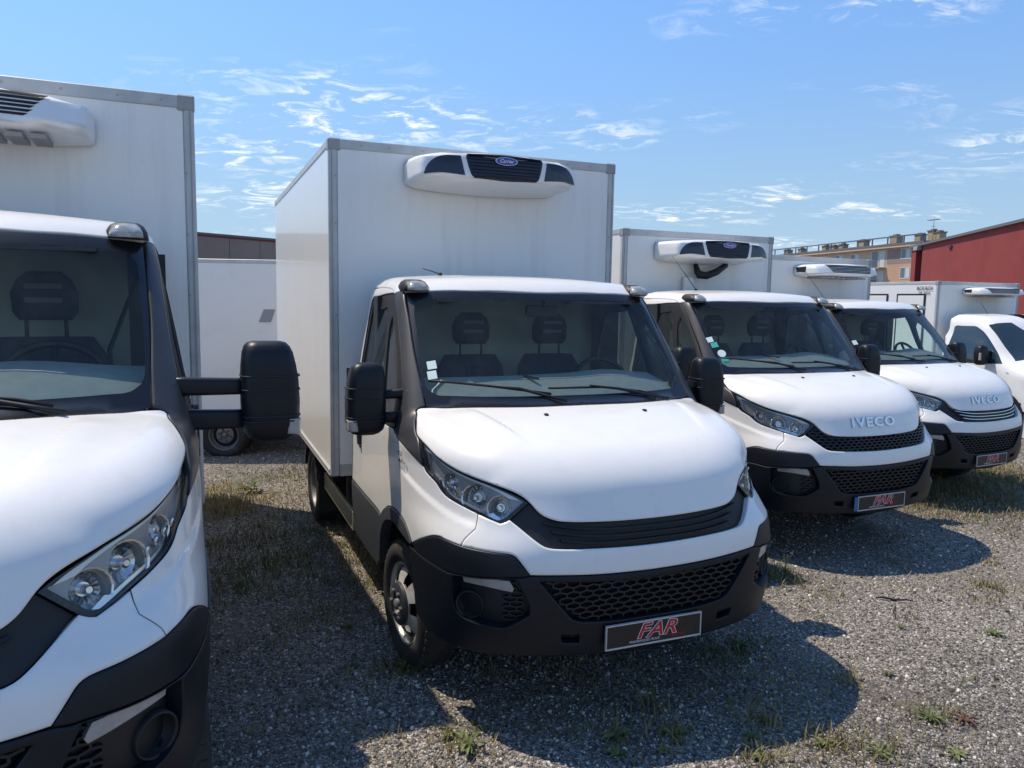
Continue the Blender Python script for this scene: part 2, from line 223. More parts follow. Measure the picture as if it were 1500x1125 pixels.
# ---------- object helpers ----------
CACHE={}
FLIP=True   # truck parts are modelled with y forward; stored with y backward so that the frame is right-handed
def new_obj(name,me,parent=None,loc=None):
    o=bpy.data.objects.new(name,me); COL.objects.link(o)
    if parent is not None: o.parent=parent
    if loc is not None: o.location=(loc[0],-loc[1],loc[2]) if FLIP else loc
    return o
def root(name,label,cat,loc,rz=0,group=None):
    o=bpy.data.objects.new(name,None); COL.objects.link(o); o.location=loc; o.rotation_euler=(0,0,rz)
    o.empty_display_size=.3; o['label']=label; o['category']=cat
    if group: o['group']=group
    return o
class MB:
    def __init__(s): s.v=[];s.f=[];s.m=[];s.mats=[];s.sm=[]
    def mi(s,m):
        if m not in s.mats: s.mats.append(m)
        return s.mats.index(m)
    def add(s,v,f,m,smooth=False):
        o=len(s.v); s.v+= [tuple(map(float,p)) for p in v]; k=s.mi(m)
        for q in f: s.f.append(tuple(i+o for i in q)); s.m.append(k); s.sm.append(smooth)
    def box(s,a,b,m,bev=0,mtx=None):
        x0,y0,z0=[min(a[i],b[i]) for i in range(3)];x1,y1,z1=[max(a[i],b[i]) for i in range(3)]
        if bev<=0:
            v=[(x0,y0,z0),(x1,y0,z0),(x1,y1,z0),(x0,y1,z0),(x0,y0,z1),(x1,y0,z1),(x1,y1,z1),(x0,y1,z1)]
            f=[(3,2,1,0),(4,5,6,7),(0,1,5,4),(1,2,6,5),(2,3,7,6),(3,0,4,7)]
        else:
            c=bev;v=[];f=[]
            # chamfered box: 24 verts
            X=(x0,x1);Y=(y0,y1);Z=(z0,z1);idx={}
            for i in (0,1):
                for j in (0,1):
                    for k in (0,1):
                        px,py,pz=X[i],Y[j],Z[k];sx,sy,sz=(c if i==0 else -c),(c if j==0 else -c),(c if k==0 else -c)
                        for ax,p in enumerate([(px,py+sy,pz+sz),(px+sx,py,pz+sz),(px+sx,py+sy,pz)]): idx[(i,j,k,ax)]=len(v);v.append(p)
            g=lambda i,j,k,a:idx[(i,j,k,a)]
            for i in (0,1):
                q=[g(i,0,0,0),g(i,1,0,0),g(i,1,1,0),g(i,0,1,0)];f.append(tuple(q if i else q[::-1]))
                q=[g(0,i,0,1),g(0,i,1,1),g(1,i,1,1),g(1,i,0,1)];f.append(tuple(q if i else q[::-1]))
                q=[g(0,0,i,2),g(1,0,i,2),g(1,1,i,2),g(0,1,i,2)];f.append(tuple(q if i else q[::-1]))
            for i in (0,1):
                for j in (0,1):
                    q=[g(i,j,0,0),g(i,j,0,1),g(i,j,1,1),g(i,j,1,0)];f.append(tuple(q if (i==j) else q[::-1]))
                    q=[g(i,0,j,0),g(i,0,j,2),g(i,1,j,2),g(i,1,j,0)];f.append(tuple(q[::-1] if (i==j) else q))
                    q=[g(0,i,j,1),g(0,i,j,2),g(1,i,j,2),g(1,i,j,1)];f.append(tuple(q if (i==j) else q[::-1]))
            for i in (0,1):
                for j in (0,1):
                    for k in (0,1):
                        q=[g(i,j,k,0),g(i,j,k,1),g(i,j,k,2)];f.append(tuple(q if (i+j+k)%2 else q[::-1]))
        if mtx is not None: v=[tuple(mtx@Vector(p)) for p in v]
        s.add(v,f,m)
    def tube(s,pts,r,m,n=8,smooth=True,cap=True):
        pts=[Vector(p) for p in pts]; rs=r if isinstance(r,(list,tuple)) else [r]*len(pts); v=[];f=[]
        pu=None
        for i,p in enumerate(pts):
            d=(pts[min(i+1,len(pts)-1)]-pts[max(i-1,0)]).normalized()
            if pu is None: pu=d.orthogonal().normalized()
            u=(pu-d*pu.dot(d)).normalized(); w=d.cross(u); pu=u
            for k in range(n):
                a=2*math.pi*k/n; v.append(p+(u*math.cos(a)+w*math.sin(a))*rs[i])
        for i in range(len(pts)-1):
            for k in range(n): f.append((i*n+k,i*n+(k+1)%n,(i+1)*n+(k+1)%n,(i+1)*n+k))
        if cap: f.append(tuple(range(n))[::-1]); f.append(tuple((len(pts)-1)*n+k for k in range(n)))
        s.add(v,f,m,smooth)
    def lathe(s,prof,m,n=48,axis='x',c=(0,0,0),smooth=True,skip=None,close=False):
        """prof: list (axial, radius)"""
        v=[];f=[];c=Vector(c)
        for a,r in prof:
            for k in range(n):
                t=2*math.pi*k/n; cc,ss=r*math.cos(t),r*math.sin(t)
                v.append(c+(Vector((a,cc,ss)) if axis=='x' else Vector((cc,a,ss)) if axis=='y' else Vector((cc,ss,a))))
        for i in range(len(prof)-1):
            for k in range(n):
                if skip and skip(i,k): continue
                f.append((i*n+k,(i+1)*n+k,(i+1)*n+(k+1)%n,i*n+(k+1)%n))
        s.add(v,f,m,smooth)
    def loft(s,rings,m,smooth=True,cap=True):
        n=len(rings[0]);v=[p for r in rings for p in r];f=[]
        for i in range(len(rings)-1):
            for k in range(n): f.append((i*n+k,i*n+(k+1)%n,(i+1)*n+(k+1)%n,(i+1)*n+k))
        if cap: f.append(tuple(range(n))[::-1]); f.append(tuple((len(rings)-1)*n+k for k in range(n)))
        s.add(v,f,m,smooth)
    def mesh(s,name='mesh'):
        me=bpy.data.meshes.new(name)
        if FLIP: me.from_pydata([(x,-y,z) for x,y,z in s.v],[],[q[::-1] for q in s.f])
        else: me.from_pydata(s.v,[],s.f)
        for m in s.mats: me.materials.append(m)
        me.polygons.foreach_set('material_index',s.m); me.polygons.foreach_set('use_smooth',s.sm); me.update()
        return me
    def obj(s,name,parent=None,loc=None,key=None):
        return new_obj(name,s.mesh(name),parent,loc)
def auto_smooth(me,ang=35):
    """sharp edges above the angle"""
    import bmesh
    b=bmesh.new(); b.from_mesh(me); bmesh.ops.recalc_face_normals(b,faces=b.faces)
    for e in b.edges:
        if len(e.link_faces)==2: e.smooth=e.calc_face_angle(0)<math.radians(ang)
    for f in b.faces: f.smooth=True
    b.to_mesh(me); b.free(); return me
def rrect(w,h,r,n=5):
    """rounded rectangle outline centred on the origin"""
    out=[]
    for cx,cy,a0 in ((w/2-r,h/2-r,0),(-w/2+r,h/2-r,90),(-w/2+r,-h/2+r,180),(w/2-r,-h/2+r,270)):
        for k in range(n+1):
            a=math.radians(a0+90*k/n); out.append((cx+r*math.cos(a),cy+r*math.sin(a)))
    return out
# ---------- panels cut from a smooth implicit surface ----------
class Surf:
    def __init__(s,fn,C,rmax=2.4):
        s.fn=fn;s.C=np.array(C,float);s.rmax=rmax
    def ang(s,P):
        d=np.atleast_2d(np.array(P,float))-s.C
        return np.stack([np.arctan2(d[:,0],d[:,1]),np.arctan2(d[:,2],np.hypot(d[:,0],d[:,1]))],1)
    def pos(s,A):
        A=np.atleast_2d(A);th,ph=A[:,0],A[:,1]
        D=np.stack([np.sin(th)*np.cos(ph),np.cos(th)*np.cos(ph),np.sin(ph)],1)
        lo=np.zeros(len(D));hi=np.full(len(D),s.rmax)
        for _ in range(26):
            m=(lo+hi)/2; b=s.fn(s.C+D*m[:,None])>0
            hi=np.where(b,m,hi);lo=np.where(b,lo,m)
        return s.C+D*((lo+hi)/2)[:,None]
    def nrm(s,P,e=2e-3):
        g=np.stack([s.fn(P+np.eye(3)[i]*e)-s.fn(P-np.eye(3)[i]*e) for i in range(3)],1)
        return g/np.linalg.norm(g,axis=1)[:,None]
class TopSurf(Surf):
    """the same, seen from above: parameters are x and y"""
    top=True
    def ang(s,P): return np.atleast_2d(np.array(P,float))[:,:2].copy()
    def pos(s,A):
        A=np.atleast_2d(A);lo=np.full(len(A),1.2);hi=np.full(len(A),2.6)
        for _ in range(26):
            m=(lo+hi)/2;b=s.fn(np.stack([A[:,0],A[:,1],m],1))>0
            hi=np.where(b,m,hi);lo=np.where(b,lo,m)
        return np.stack([A[:,0],A[:,1],(lo+hi)/2],1)
class FrontSurf(Surf):
    """the same, seen from the front: parameters are x and z"""
    def ang(s,P): return np.atleast_2d(np.array(P,float))[:,[0,2]].copy()
    def pos(s,A):
        A=np.atleast_2d(A);lo=np.full(len(A),-1.9);hi=np.full(len(A),.7)
        for _ in range(26):
            m=(lo+hi)/2;b=s.fn(np.stack([A[:,0],m,A[:,1]],1))>0
            hi=np.where(b,m,hi);lo=np.where(b,lo,m)
        return np.stack([A[:,0],(lo+hi)/2,A[:,1]],1)
def resample(A,step,closed=True,ang=32):
    """Catmull-Rom between corners (sharp angles kept)"""
    n=len(A);out=[]
    def d(i,j): return A[j%n]-A[i%n]
    corner=[]
    for i in range(n):
        a=d(i-1,i);b=d(i,i+1);na,nb=np.linalg.norm(a),np.linalg.norm(b)
        corner.append(na<1e-9 or nb<1e-9 or np.degrees(np.arccos(np.clip(a@b/(na*nb),-1,1)))>ang)
    for i in range(n):
        p1,p2=A[i],A[(i+1)%n]
        p0=A[i-1] if not corner[i] else 2*p1-p2
        p3=A[(i+2)%n] if not corner[(i+1)%n] else 2*p2-p1
        l=np.linalg.norm(p2-p1); k=max(1,int(math.ceil(l/step)))
        # centripetal-ish tangents
        m1=(p2-p0)/max(np.linalg.norm(p2-p1)+np.linalg.norm(p1-p0),1e-9)*l; m2=(p3-p1)/max(np.linalg.norm(p3-p2)+np.linalg.norm(p2-p1),1e-9)*l
        for j in range(k):
            t=j/k;t2=t*t;t3=t2*t
            out.append((2*t3-3*t2+1)*p1+(t3-2*t2+t)*m1+(-2*t3+3*t2)*p2+(t3-t2)*m2)
    return np.array(out)
def inside(poly,Q):
    x,y=Q[:,0],Q[:,1];c=np.zeros(len(Q),bool);n=len(poly)
    for i in range(n):
        x1,y1=poly[i];x2,y2=poly[(i+1)%n]
        if y1==y2: continue
        k=((y1>y)!=(y2>y))&(x<(x2-x1)*(y-y1)/(y2-y1)+x1); c^=k
    return c
def bdist(poly,Q):
    d=np.full(len(Q),1e9);n=len(poly)
    for i in range(n):
        a=poly[i];b=poly[(i+1)%n];ab=b-a;t=np.clip(((Q-a)@ab)/max(ab@ab,1e-12),0,1)
        d=np.minimum(d,np.linalg.norm(Q-(a+t[:,None]*ab),axis=1))
    return d
def patch(surf,outline,sym=False,mirror=False,off=0,depth=.025,step=.022,grid=.03,holes=(),bev=.004,mtl=None,rim=None,corner=32):
    """panel following the surface inside an outline; returns a mesh"""
    def prep(o,symm):
        A=surf.ang(o)
        if symm:
            A[0,0]=0;A[-1,0]=0
            B=A[::-1].copy();B[:,0]*=-1
            A=np.concatenate([A,B[1:-1]])
        elif mirror:
            A=A.copy();A[:,0]*=-1;A=A[::-1]
        return resample(A,step,ang=corner)
    P0=prep(outline,sym); H=[]
    for h in holes:
        if isinstance(h,tuple) and isinstance(h[0],str):
            o,mode=h[1],h[0]
            A=surf.ang(o)
            if mode=='sym':
                A[0,0]=0;A[-1,0]=0;B=A[::-1].copy();B[:,0]*=-1;H.append(resample(np.concatenate([A,B[1:-1]]),step,ang=corner))
            else:
                H.append(resample(A,step,ang=corner));B=A[::-1].copy();B[:,0]*=-1;H.append(resample(B,step,ang=corner))
        else: H.append(prep(h,False))
    polys=[P0]+H
    lo=P0.min(0);hi=P0.max(0)
    gx=np.arange(lo[0]+grid/2,hi[0],grid);gy=np.arange(lo[1]+grid/2,hi[1],grid)
    G=np.stack(np.meshgrid(gx,gy),-1).reshape(-1,2)
    if sym:
        G=G[G[:,0]>grid*.25];G=np.concatenate([G,G*[-1,1],np.stack([np.zeros(len(gy)),gy],1)])
    ring=[]
    for p in polys:
        t=np.roll(p,-1,0)-np.roll(p,1,0);t/=np.maximum(np.linalg.norm(t,axis=1),1e-9)[:,None];nn=np.stack([-t[:,1],t[:,0]],1)
        for sg in (1,-1): ring.append(p+nn*sg*bev*1.3)
    R=np.concatenate(ring) if bev>0 else np.zeros((0,2))
    def ok(Q):
        k=inside(P0,Q)
        for h in H:k&=~inside(h,Q)
        return k
    def dist(Q):
        d=bdist(P0,Q)
        for h in H:d=np.minimum(d,bdist(h,Q))
        return d
    G=G[ok(G)];G=G[dist(G)>grid*.45]
    if len(R): R=R[ok(R)];R=R[dist(R)>bev*.9]
    pts=np.concatenate([P0]+H+[R,G]);edges=[];o=0
    for p in polys:
        n=len(p);edges+=[(o+i,o+(i+1)%n) for i in range(n)];o+=n
    V,E,F,_,_,_=delaunay_2d_cdt([Vector(p) for p in pts],edges,[],0,1e-6)
    V=np.array([tuple(v) for v in V]);F=np.array([f for f in F if len(f)==3])
    F=F[ok(V[F].mean(1))]
    a=V[F[:,1]]-V[F[:,0]];b=V[F[:,2]]-V[F[:,0]];flip=(a[:,0]*b[:,1]-a[:,1]*b[:,0])*(-1 if getattr(surf,'top',False) else 1)<0
    F[flip]=F[flip][:,::-1]
    used=np.unique(F);mp=-np.ones(len(V),int);mp[used]=np.arange(len(used));V=V[used];F=mp[F]
    P=surf.pos(V);Nn=surf.nrm(P);P=P*[1,-1,1];Nn=Nn*[1,-1,1]
    # boundary
    ed={}
    for f in F:
        for i in range(3):
            e=(f[i],f[(i+1)%3])
            k=(min(e),max(e));ed[k]=None if k in ed else e
    be=[e for e in ed.values() if e is not None]
    bset=np.zeros(len(V),bool)
    for e in be:bset[list(e)]=True
    outn=np.zeros((len(V),3))
    for i,j in be:
        t=P[j]-P[i];q=np.cross(t,(Nn[i]+Nn[j])/2);q/=max(np.linalg.norm(q),1e-9);outn[i]+=q;outn[j]+=q
    offv=np.full(len(V),off,float)
    if bev>0: offv[bset]-=bev*.6
    Pt=P+Nn*offv[:,None]
    vn=Nn.copy()
    l=np.linalg.norm(outn,axis=1)[:,None];outn=np.where(l>1e-9,outn/np.maximum(l,1e-9),0)
    if bev>0: vn[bset]=vn[bset]+outn[bset]*.8
    vn/=np.linalg.norm(vn,axis=1)[:,None]
    verts=[Pt];faces=[tuple(map(int,f)) for f in F];nl=[vn[list(f)] for f in faces];nt_=len(F)
    allv=list(map(tuple,Pt))
    if depth>0:
        inn=P+Nn*(off-depth)
        for i,j in be:
            k=len(allv);allv+= [tuple(Pt[j]),tuple(Pt[i]),tuple(inn[i]),tuple(inn[j])]
            faces.append((k,k+1,k+2,k+3));q=outn[i]+outn[j];q/=max(np.linalg.norm(q),1e-9);nl.append(np.array([outn[j],outn[i],outn[i],outn[j]]))
    me=bpy.data.meshes.new('panel');me.from_pydata(allv,[],faces)
    me.materials.append(mtl)
    if rim: me.materials.append(rim)
    for k,p in enumerate(me.polygons):
        p.use_smooth=True
        if rim and k>=nt_:p.material_index=1
    me.normals_split_custom_set([tuple(n) for a in nl for n in a])
    me.update();return me
def surf_strip(surf,pts,w,h,off,mtl,n=None,name='strip'):
    """bar of width w (along the surface, vertical) and height h proud of it, through 3-D points projected on the surface"""
    A=surf.ang(pts);P=surf.pos(A);Nn=surf.nrm(P);mb=MB();rings=[]
    for i in range(len(P)):
        t=P[min(i+1,len(P)-1)]-P[max(i-1,0)];t/=np.linalg.norm(t);nn=Nn[i];b=np.cross(t,nn)
        c=P[i]+nn*off
        rings.append([tuple(c+b*w/2-nn*h),tuple(c+b*w/2*.8),tuple(c-b*w/2*.8),tuple(c-b*w/2-nn*h)])
    mb.loft(rings,mtl,smooth=False);return mb
CAB=Surf(body,(0,-.95,.75))
CABTOP=TopSurf(body,(0,0,0));CABFRONT=FrontSurf(body,(0,0,0))
def side_x(y,z):
    lo,hi=.3,1.3
    for _ in range(24):
        m=(lo+hi)/2
        if body(np.array([[m,y,z]]))[0]>0:hi=m
        else:lo=m
    return lo
def side_pts(yz): return [(-side_x(y,z),y,z) for y,z in yz]
# side outlines (y,z) of the near door, window frame and sill cladding
SEAM=[(-.748,.895),(-.690,.903),(-.672,1.0),(-.628,1.11),(-.632,1.21),(-.665,1.29),(-.725,1.316)]
DOOR=side_pts([(-1.90,.795),(-1.5,.79),(-1.29,.792),(-1.08,.79),(-.985,.778),(-.96,.800),(-.905,.840),(-.834,.874)]+SEAM+[(-.76,1.330),(-1.2,1.332),(-1.7,1.336),(-1.90,1.340)])
CLAD=side_pts([(-1.90,.785),(-1.5,.78),(-1.29,.782),(-1.08,.78),(-.995,.766),(-1.02,.745),(-1.045,.687),(-1.105,.568),(-1.155,.47),(-1.165,.41),(-1.5,.405),(-1.90,.41)])
SFRM=side_pts([(-1.302,2.086),(-1.36,2.100),(-1.44,2.114),(-1.67,2.119),(-1.92,2.112),(-1.925,1.7),(-1.925,1.347),(-1.872,1.347),(-1.885,1.60),(-1.885,1.95),(-1.87,2.035),(-1.83,2.060),(-1.517,2.076)])
SBLK=side_pts([(-1.292,2.078),(-1.517,2.070),(-1.83,2.053),(-1.863,2.03),(-1.878,1.95),(-1.878,1.60),(-1.866,1.342),(-1.2,1.338),(-.765,1.336),(-.730,1.40),(-.757,1.484),(-.842,1.608),(-.948,1.739),(-1.11,1.918),(-1.28,2.072)])
SGL=side_pts([(-1.83,1.995),(-1.40,1.998),(-1.352,1.91),(-1.272,1.70),(-1.192,1.52),(-1.15,1.375),(-1.835,1.375)])
QGL=side_pts([(-1.235,1.945),(-1.123,1.865),(-.970,1.716),(-.915,1.64),(-.862,1.55),(-.82,1.375),(-1.10,1.375),(-1.14,1.52),(-1.215,1.71),(-1.262,1.87)])
def cached(key,fn):
    if key not in CACHE: CACHE[key]=fn()
    return CACHE[key]
def wheel_meshes(kind,R,wd=.20):
    def build():
        rr=R*.655
        t=MB();prof=[(wd*.42,rr),(wd*.5,rr+.015),(wd*.56,R*.82),(wd*.5,R*.93),(wd*.43,R*.985),(wd*.3,R),(wd*.1,R*1.002),(-wd*.1,R*1.002),(-wd*.3,R),(-wd*.43,R*.985),(-wd*.5,R*.93),(-wd*.56,R*.82),(-wd*.5,rr+.015),(-wd*.42,rr)]
        t.lathe(prof,RUB,56)
        for k in range(44):       # shoulder tread blocks
            a=2*math.pi*k/44
            for sx in (-1,1):
                mt=Matrix.Rotation(a,4,'X'); t.box((sx*wd*.30,-.012,R-.006),(sx*wd*.455,.012,R*.996+.005),RUB,mtx=mt)
        tm=t.mesh('tyre')
        r=MB()
        n=60;nh=6 if kind!='dual' else 6
        lip=[(wd*.40,rr+.004),(wd*.45,rr-.002),(wd*.43,rr-.012),(wd*.25,rr-.022)]
        r.lathe(lip,STEEL if kind=='front' else STEELG,n)
        r.lathe([(wd*.25,rr-.022),(-wd*.4,rr-.022)],STEELG,n)
        M_=STEEL if kind=='front' else STEELG
        if kind=='front':
            prof=[(wd*.16,rr-.020),(wd*.36,rr-.038),(wd*.46,rr-.075),(wd*.50,rr-.105),(wd*.52,.122)]
        else: prof=[(wd*.10,rr-.022),(wd*-.05,rr-.05),(wd*-.08,rr-.09),(wd*-.05,rr-.11),(wd*.05,.10)]
        per=n//nh
        def skip(i,k): return i in (1,2) and (k%per) in (0,1,2,3)
        r.lathe(prof,M_,n,skip=skip)
        r.lathe([(wd*.02,rr-.03),(wd*-.02,.05)],DARK,24)
        h=MB();c0=wd*.5 if kind=='front' else wd*.05
        HM=HUB if kind=='front' else STEELG
        h.lathe([(c0-.01,.124),(c0+.022,.118),(c0+.030,.106),(c0+.030,.060),(c0+.005,.052),(c0+.005,.001)],HM,32)
        for k in range(6):
            a=2*math.pi*k/6+.3
            h.lathe([(c0+.026,.0125),(c0+.040,.0125),(c0+.043,.010),(c0+.043,.0005)],STEELG if kind=='front' else CHAS,6,c=(0,.078*math.cos(a),.078*math.sin(a)))
        h.lathe([(c0+.012,.032),(c0+.036,.030),(c0+.042,.02),(c0+.042,.0005)],STEELG,16)
        return tm,auto_smooth(r.mesh('rim')),auto_smooth(h.mesh('hub'))
    return cached(('wheel',kind,R),build)
def add_wheel(par,x,y,z,R,kind='front',steer=0):
    tm,rm,hm=wheel_meshes(kind,R)
    t=bpy.data.objects.new('wheel',tm);COL.objects.link(t);t.parent=par;t.location=(x,-y,z)
    t.rotation_euler=(random.uniform(0,1) if True else 0,0,(math.pi if x<0 else 0)+steer)
    for nm,me in (('rim',rm),('hub',hm)): new_obj(nm,me,t)
    return t
def text_mesh(txt,size,depth=.001,shear=0,bold=0,spacing=1.0):
    c=bpy.data.curves.new('text','FONT');c.body=txt;c.size=size;c.extrude=depth;c.align_x='CENTER';c.align_y='CENTER';c.shear=shear;c.offset=bold;c.space_character=spacing;c.resolution_u=3
    o=bpy.data.objects.new('tmp',c);COL.objects.link(o);dg=bpy.context.evaluated_depsgraph_get();me=bpy.data.meshes.new_from_object(o.evaluated_get(dg))
    bpy.data.objects.remove(o);me.materials.clear();return me
def text_obj(name,txt,size,m,parent,loc,rot=(math.pi/2,0,0),depth=.001,shear=0,bold=0,scale=(1,1,1),spacing=1.0,key=None):
    me=cached(('text',txt,size,depth,shear,bold,m.name,spacing),lambda:text_mesh(txt,size,depth,shear,bold,spacing))
    if not me.materials: me.materials.append(m)
    o=new_obj(name,me,parent,loc);o.rotation_euler=rot;o.scale=scale;return o
# ---------- the van cab ----------
def hex_mesh(surf,outline,sym,cell,th,off,depth,mtl,mirror=False,xmax=9):
    """honeycomb bars clipped to an outline, laid out in x,z across the front"""
    A=surf.ang(outline)
    if sym:
        A[0,0]=0;A[-1,0]=0;B=A[::-1].copy();B[:,0]*=-1;A=np.concatenate([A,B[1:-1]])
    elif mirror: A=A*[-1,1]
    poly=resample(A,.03)
    P3=surf.pos(poly);x0,x1=P3[:,0].min(),P3[:,0].max();z0,z1=P3[:,2].min(),P3[:,2].max()
    segs=set();w=cell;h=cell*.52
    r=0;z=z0-h
    def R(p): return (round(p[0],4),round(p[1],4))
    while z<z1+h:
        x=x0-w+(w*.5 if r%2 else 0)
        while x<x1+w:
            a=(x-w/2,z-h*.25);b=(x-w/2,z+h*.25);c=(x,z+h*.5);d=(x+w/2,z+h*.25);e=(x+w/2,z-h*.25)
            for s_ in ((a,b),(b,c),(c,d)): segs.add((R(s_[0]),R(s_[1])))
            x+=w
        z+=h*.75;r+=1
    segs=list(segs)
    Q=np.array([[s_[i][0],0,s_[i][1]] for s_ in segs for i in (0,1)])
    # find y on the surface for (x,z): march from the front
    lo=np.full(len(Q),-.75);hi=np.full(len(Q),.6)
    for _ in range(20):
        m=(lo+hi)/2;b=surf.fn(np.stack([Q[:,0],m,Q[:,2]],1))>0;hi=np.where(b,m,hi);lo=np.where(b,lo,m)
    Q[:,1]=lo
    ok=inside(poly,surf.ang(Q));Nn=surf.nrm(Q);mb=MB()
    for k in range(len(segs)):
        i,j=2*k,2*k+1
        if not(ok[i] and ok[j]) or max(abs(Q[i][0]),abs(Q[j][0]))>xmax: continue
        p,q=Q[i],Q[j];n=(Nn[i]+Nn[j])/2;t=q-p;t/=max(np.linalg.norm(t),1e-9);b=np.cross(t,n);b/=np.linalg.norm(b)
        p=p+n*off;q=q+n*off;B=b*th/2
        v=[p-B,p+B,q+B,q-B,p-B-n*depth,p+B-n*depth,q+B-n*depth,q-B-n*depth]
        mb.add(v,[(0,1,2,3),(0,4,5,1),(2,6,7,3),(1,5,6,2),(3,7,4,0)],mtl)
    return mb.mesh('honeycomb')
def front_y(x,z):
    lo,hi=-.75,.6
    for _ in range(20):
        m=(lo+hi)/2
        if body(np.array([[x,m,z]]))[0]>0:hi=m
        else:lo=m
    return lo
def ws_y(x,z):
    lo,hi=-1.9,-.3
    for _ in range(20):
        m=(lo+hi)/2
        if body(np.array([[x,m,z]]))[0]>0:hi=m
        else:lo=m
    return lo
def cab_part(name,key,parent,outline,mtl,**k):
    me=cached(('cab',key,k.get('mirror',False)),lambda:patch(CAB,outline,mtl=mtl,**k))
    return new_obj(name,me,parent)
def mirrored(me):
    m=me.copy()
    n=len(m.vertices);co=np.empty(n*3);m.vertices.foreach_get('co',co);co[0::3]*=-1;m.vertices.foreach_set('co',co);m.flip_normals();m.update();return m
def seat_mesh():
    b=MB()
    def sec(z,y,w,d,r): return [(px,y+py,z) for px,py in rrect(w,d,r,4)]
    b.loft([sec(1.02,-1.42,.44,.14,.06),sec(1.15,-1.44,.50,.15,.07),sec(1.4,-1.47,.50,.14,.07),sec(1.60,-1.50,.46,.12,.06),sec(1.68,-1.51,.36,.09,.045)],SEAT)
    b.loft([sec(.88,-1.22,.50,.5,.08),sec(1.0,-1.22,.52,.52,.1),sec(1.05,-1.22,.46,.46,.1)],SEAT)
    return b.mesh('seat')
def headrest_mesh():
    b=MB()
    def sec(z,w,d,r): return [(px,-1.50+py,z) for px,py in rrect(w,d,r,4)]
    b.loft([sec(1.755,.20,.07,.03),sec(1.79,.25,.10,.045),sec(1.87,.26,.11,.05),sec(1.93,.21,.10,.045),sec(1.965,.13,.07,.03)],SEAT)
    b.tube([(-.075,-1.50,1.66),(-.075,-1.50,1.78)],.008,CHAS,6);b.tube([(.075,-1.50,1.66),(.075,-1.50,1.78)],.008,CHAS,6)
    for z in (1.83,1.89): b.box((-.07,-1.446,z),(.07,-1.440,z+.022),SEATL)
    return b.mesh('headrest')
def mirror_meshes(x0,x1,kind):
    def build():
        b=MB();xc=(x0+x1)/2;w=x1-x0
        def sec(z,wf,dy,sh=0,dd=0): return [(xc+sh+px,-.83+dd+py,z) for px,py in rrect(w*wf,dy,min(.045,dy*.42,w*wf*.3),5)]
        b.loft([sec(1.295,.50,.07,.0),sec(1.305,.72,.11,.0),sec(1.325,.88,.14,.0),sec(1.36,.97,.155),sec(1.45,1.0,.16),sec(1.54,.98,.16,-.002),sec(1.60,.93,.155,-.005),sec(1.65,.86,.14,-.008),sec(1.675,.78,.12,-.010),sec(1.69,.66,.09,-.012),sec(1.695,.5,.06,-.012)],BLK)
        for z in (1.375,1.395,1.50,1.555): b.loft([sec(z,1.012,.166),sec(z+.006,1.012,.166)],BLKM)
        me=b.mesh('mirror');g=MB();g.box((x0+.02,-.914,1.34),(x1-.02,-.911,1.66),CHR);ind=MB()
        ind.loft([[(x1-.03+px*.06,-.80+py*.10,z) for px,py in rrect(1,1,.3,3)] for z in (1.325,1.335,1.375,1.385)],FROST)
        arm=MB()
        for z,h in ((1.515,.055 if kind[1]<1.3 else .072),(1.385,.065 if kind[1]<1.3 else .082)):
            xs=np.linspace(.90,x0+.03,6)
            rg=[]
            for i,x in enumerate(xs):
                t=i/5;hh=h*(1-.12*t);yy=-.79-.04*t+.008*math.sin(t*3.14);zz=z+.012*(1-t)
                rg.append([(x,yy+py,zz+pz) for py,pz in rrect(.055,hh,.016,3)])
            arm.loft(rg,BLK)
        arm.loft([[(x,-.79+py,1.445+pz) for py,pz in rrect(.12,.21,.03,3)] for x in (.885,.925)],PIL)
        return me,g.mesh('mirror_glass'),ind.mesh('indicator'),arm.mesh('arm')
    return cached(('mirror',x0,x1),build)
LETTER={}
def badge_mesh():
    me=text_mesh('IVECO',.105,.007,0,.0035,1.22)
    n=len(me.vertices);co=np.empty(n*3);me.vertices.foreach_get('co',co);co=co.reshape(-1,3)
    w=co[:,0].max()-co[:,0].min();co[:,0]=(co[:,0]-co[:,0].mean())*(.47/w);hh=co[:,1].max()-co[:,1].min();co[:,1]=(co[:,1]-(co[:,1].max()+co[:,1].min())/2)*(.075/hh)
    Q=np.stack([-co[:,0]*-1,np.zeros(n),1.135+co[:,1]],1)
    lo=np.full(n,-.75);hi=np.full(n,.6)
    for _ in range(22):
        m=(lo+hi)/2;b=body(np.stack([Q[:,0],m,Q[:,2]],1))>0;hi=np.where(b,m,hi);lo=np.where(b,lo,m)
    Q[:,1]=lo;Nn=CAB.nrm(Q);Q=Q+Nn*(co[:,2]+.004)[:,None]*1.6
    # text reads left to right seen from the front: viewer's left is -x
    Q=Q*[1,-1,1];me.vertices.foreach_set('co',Q.ravel());me.materials.append(CHR);me.update();return me
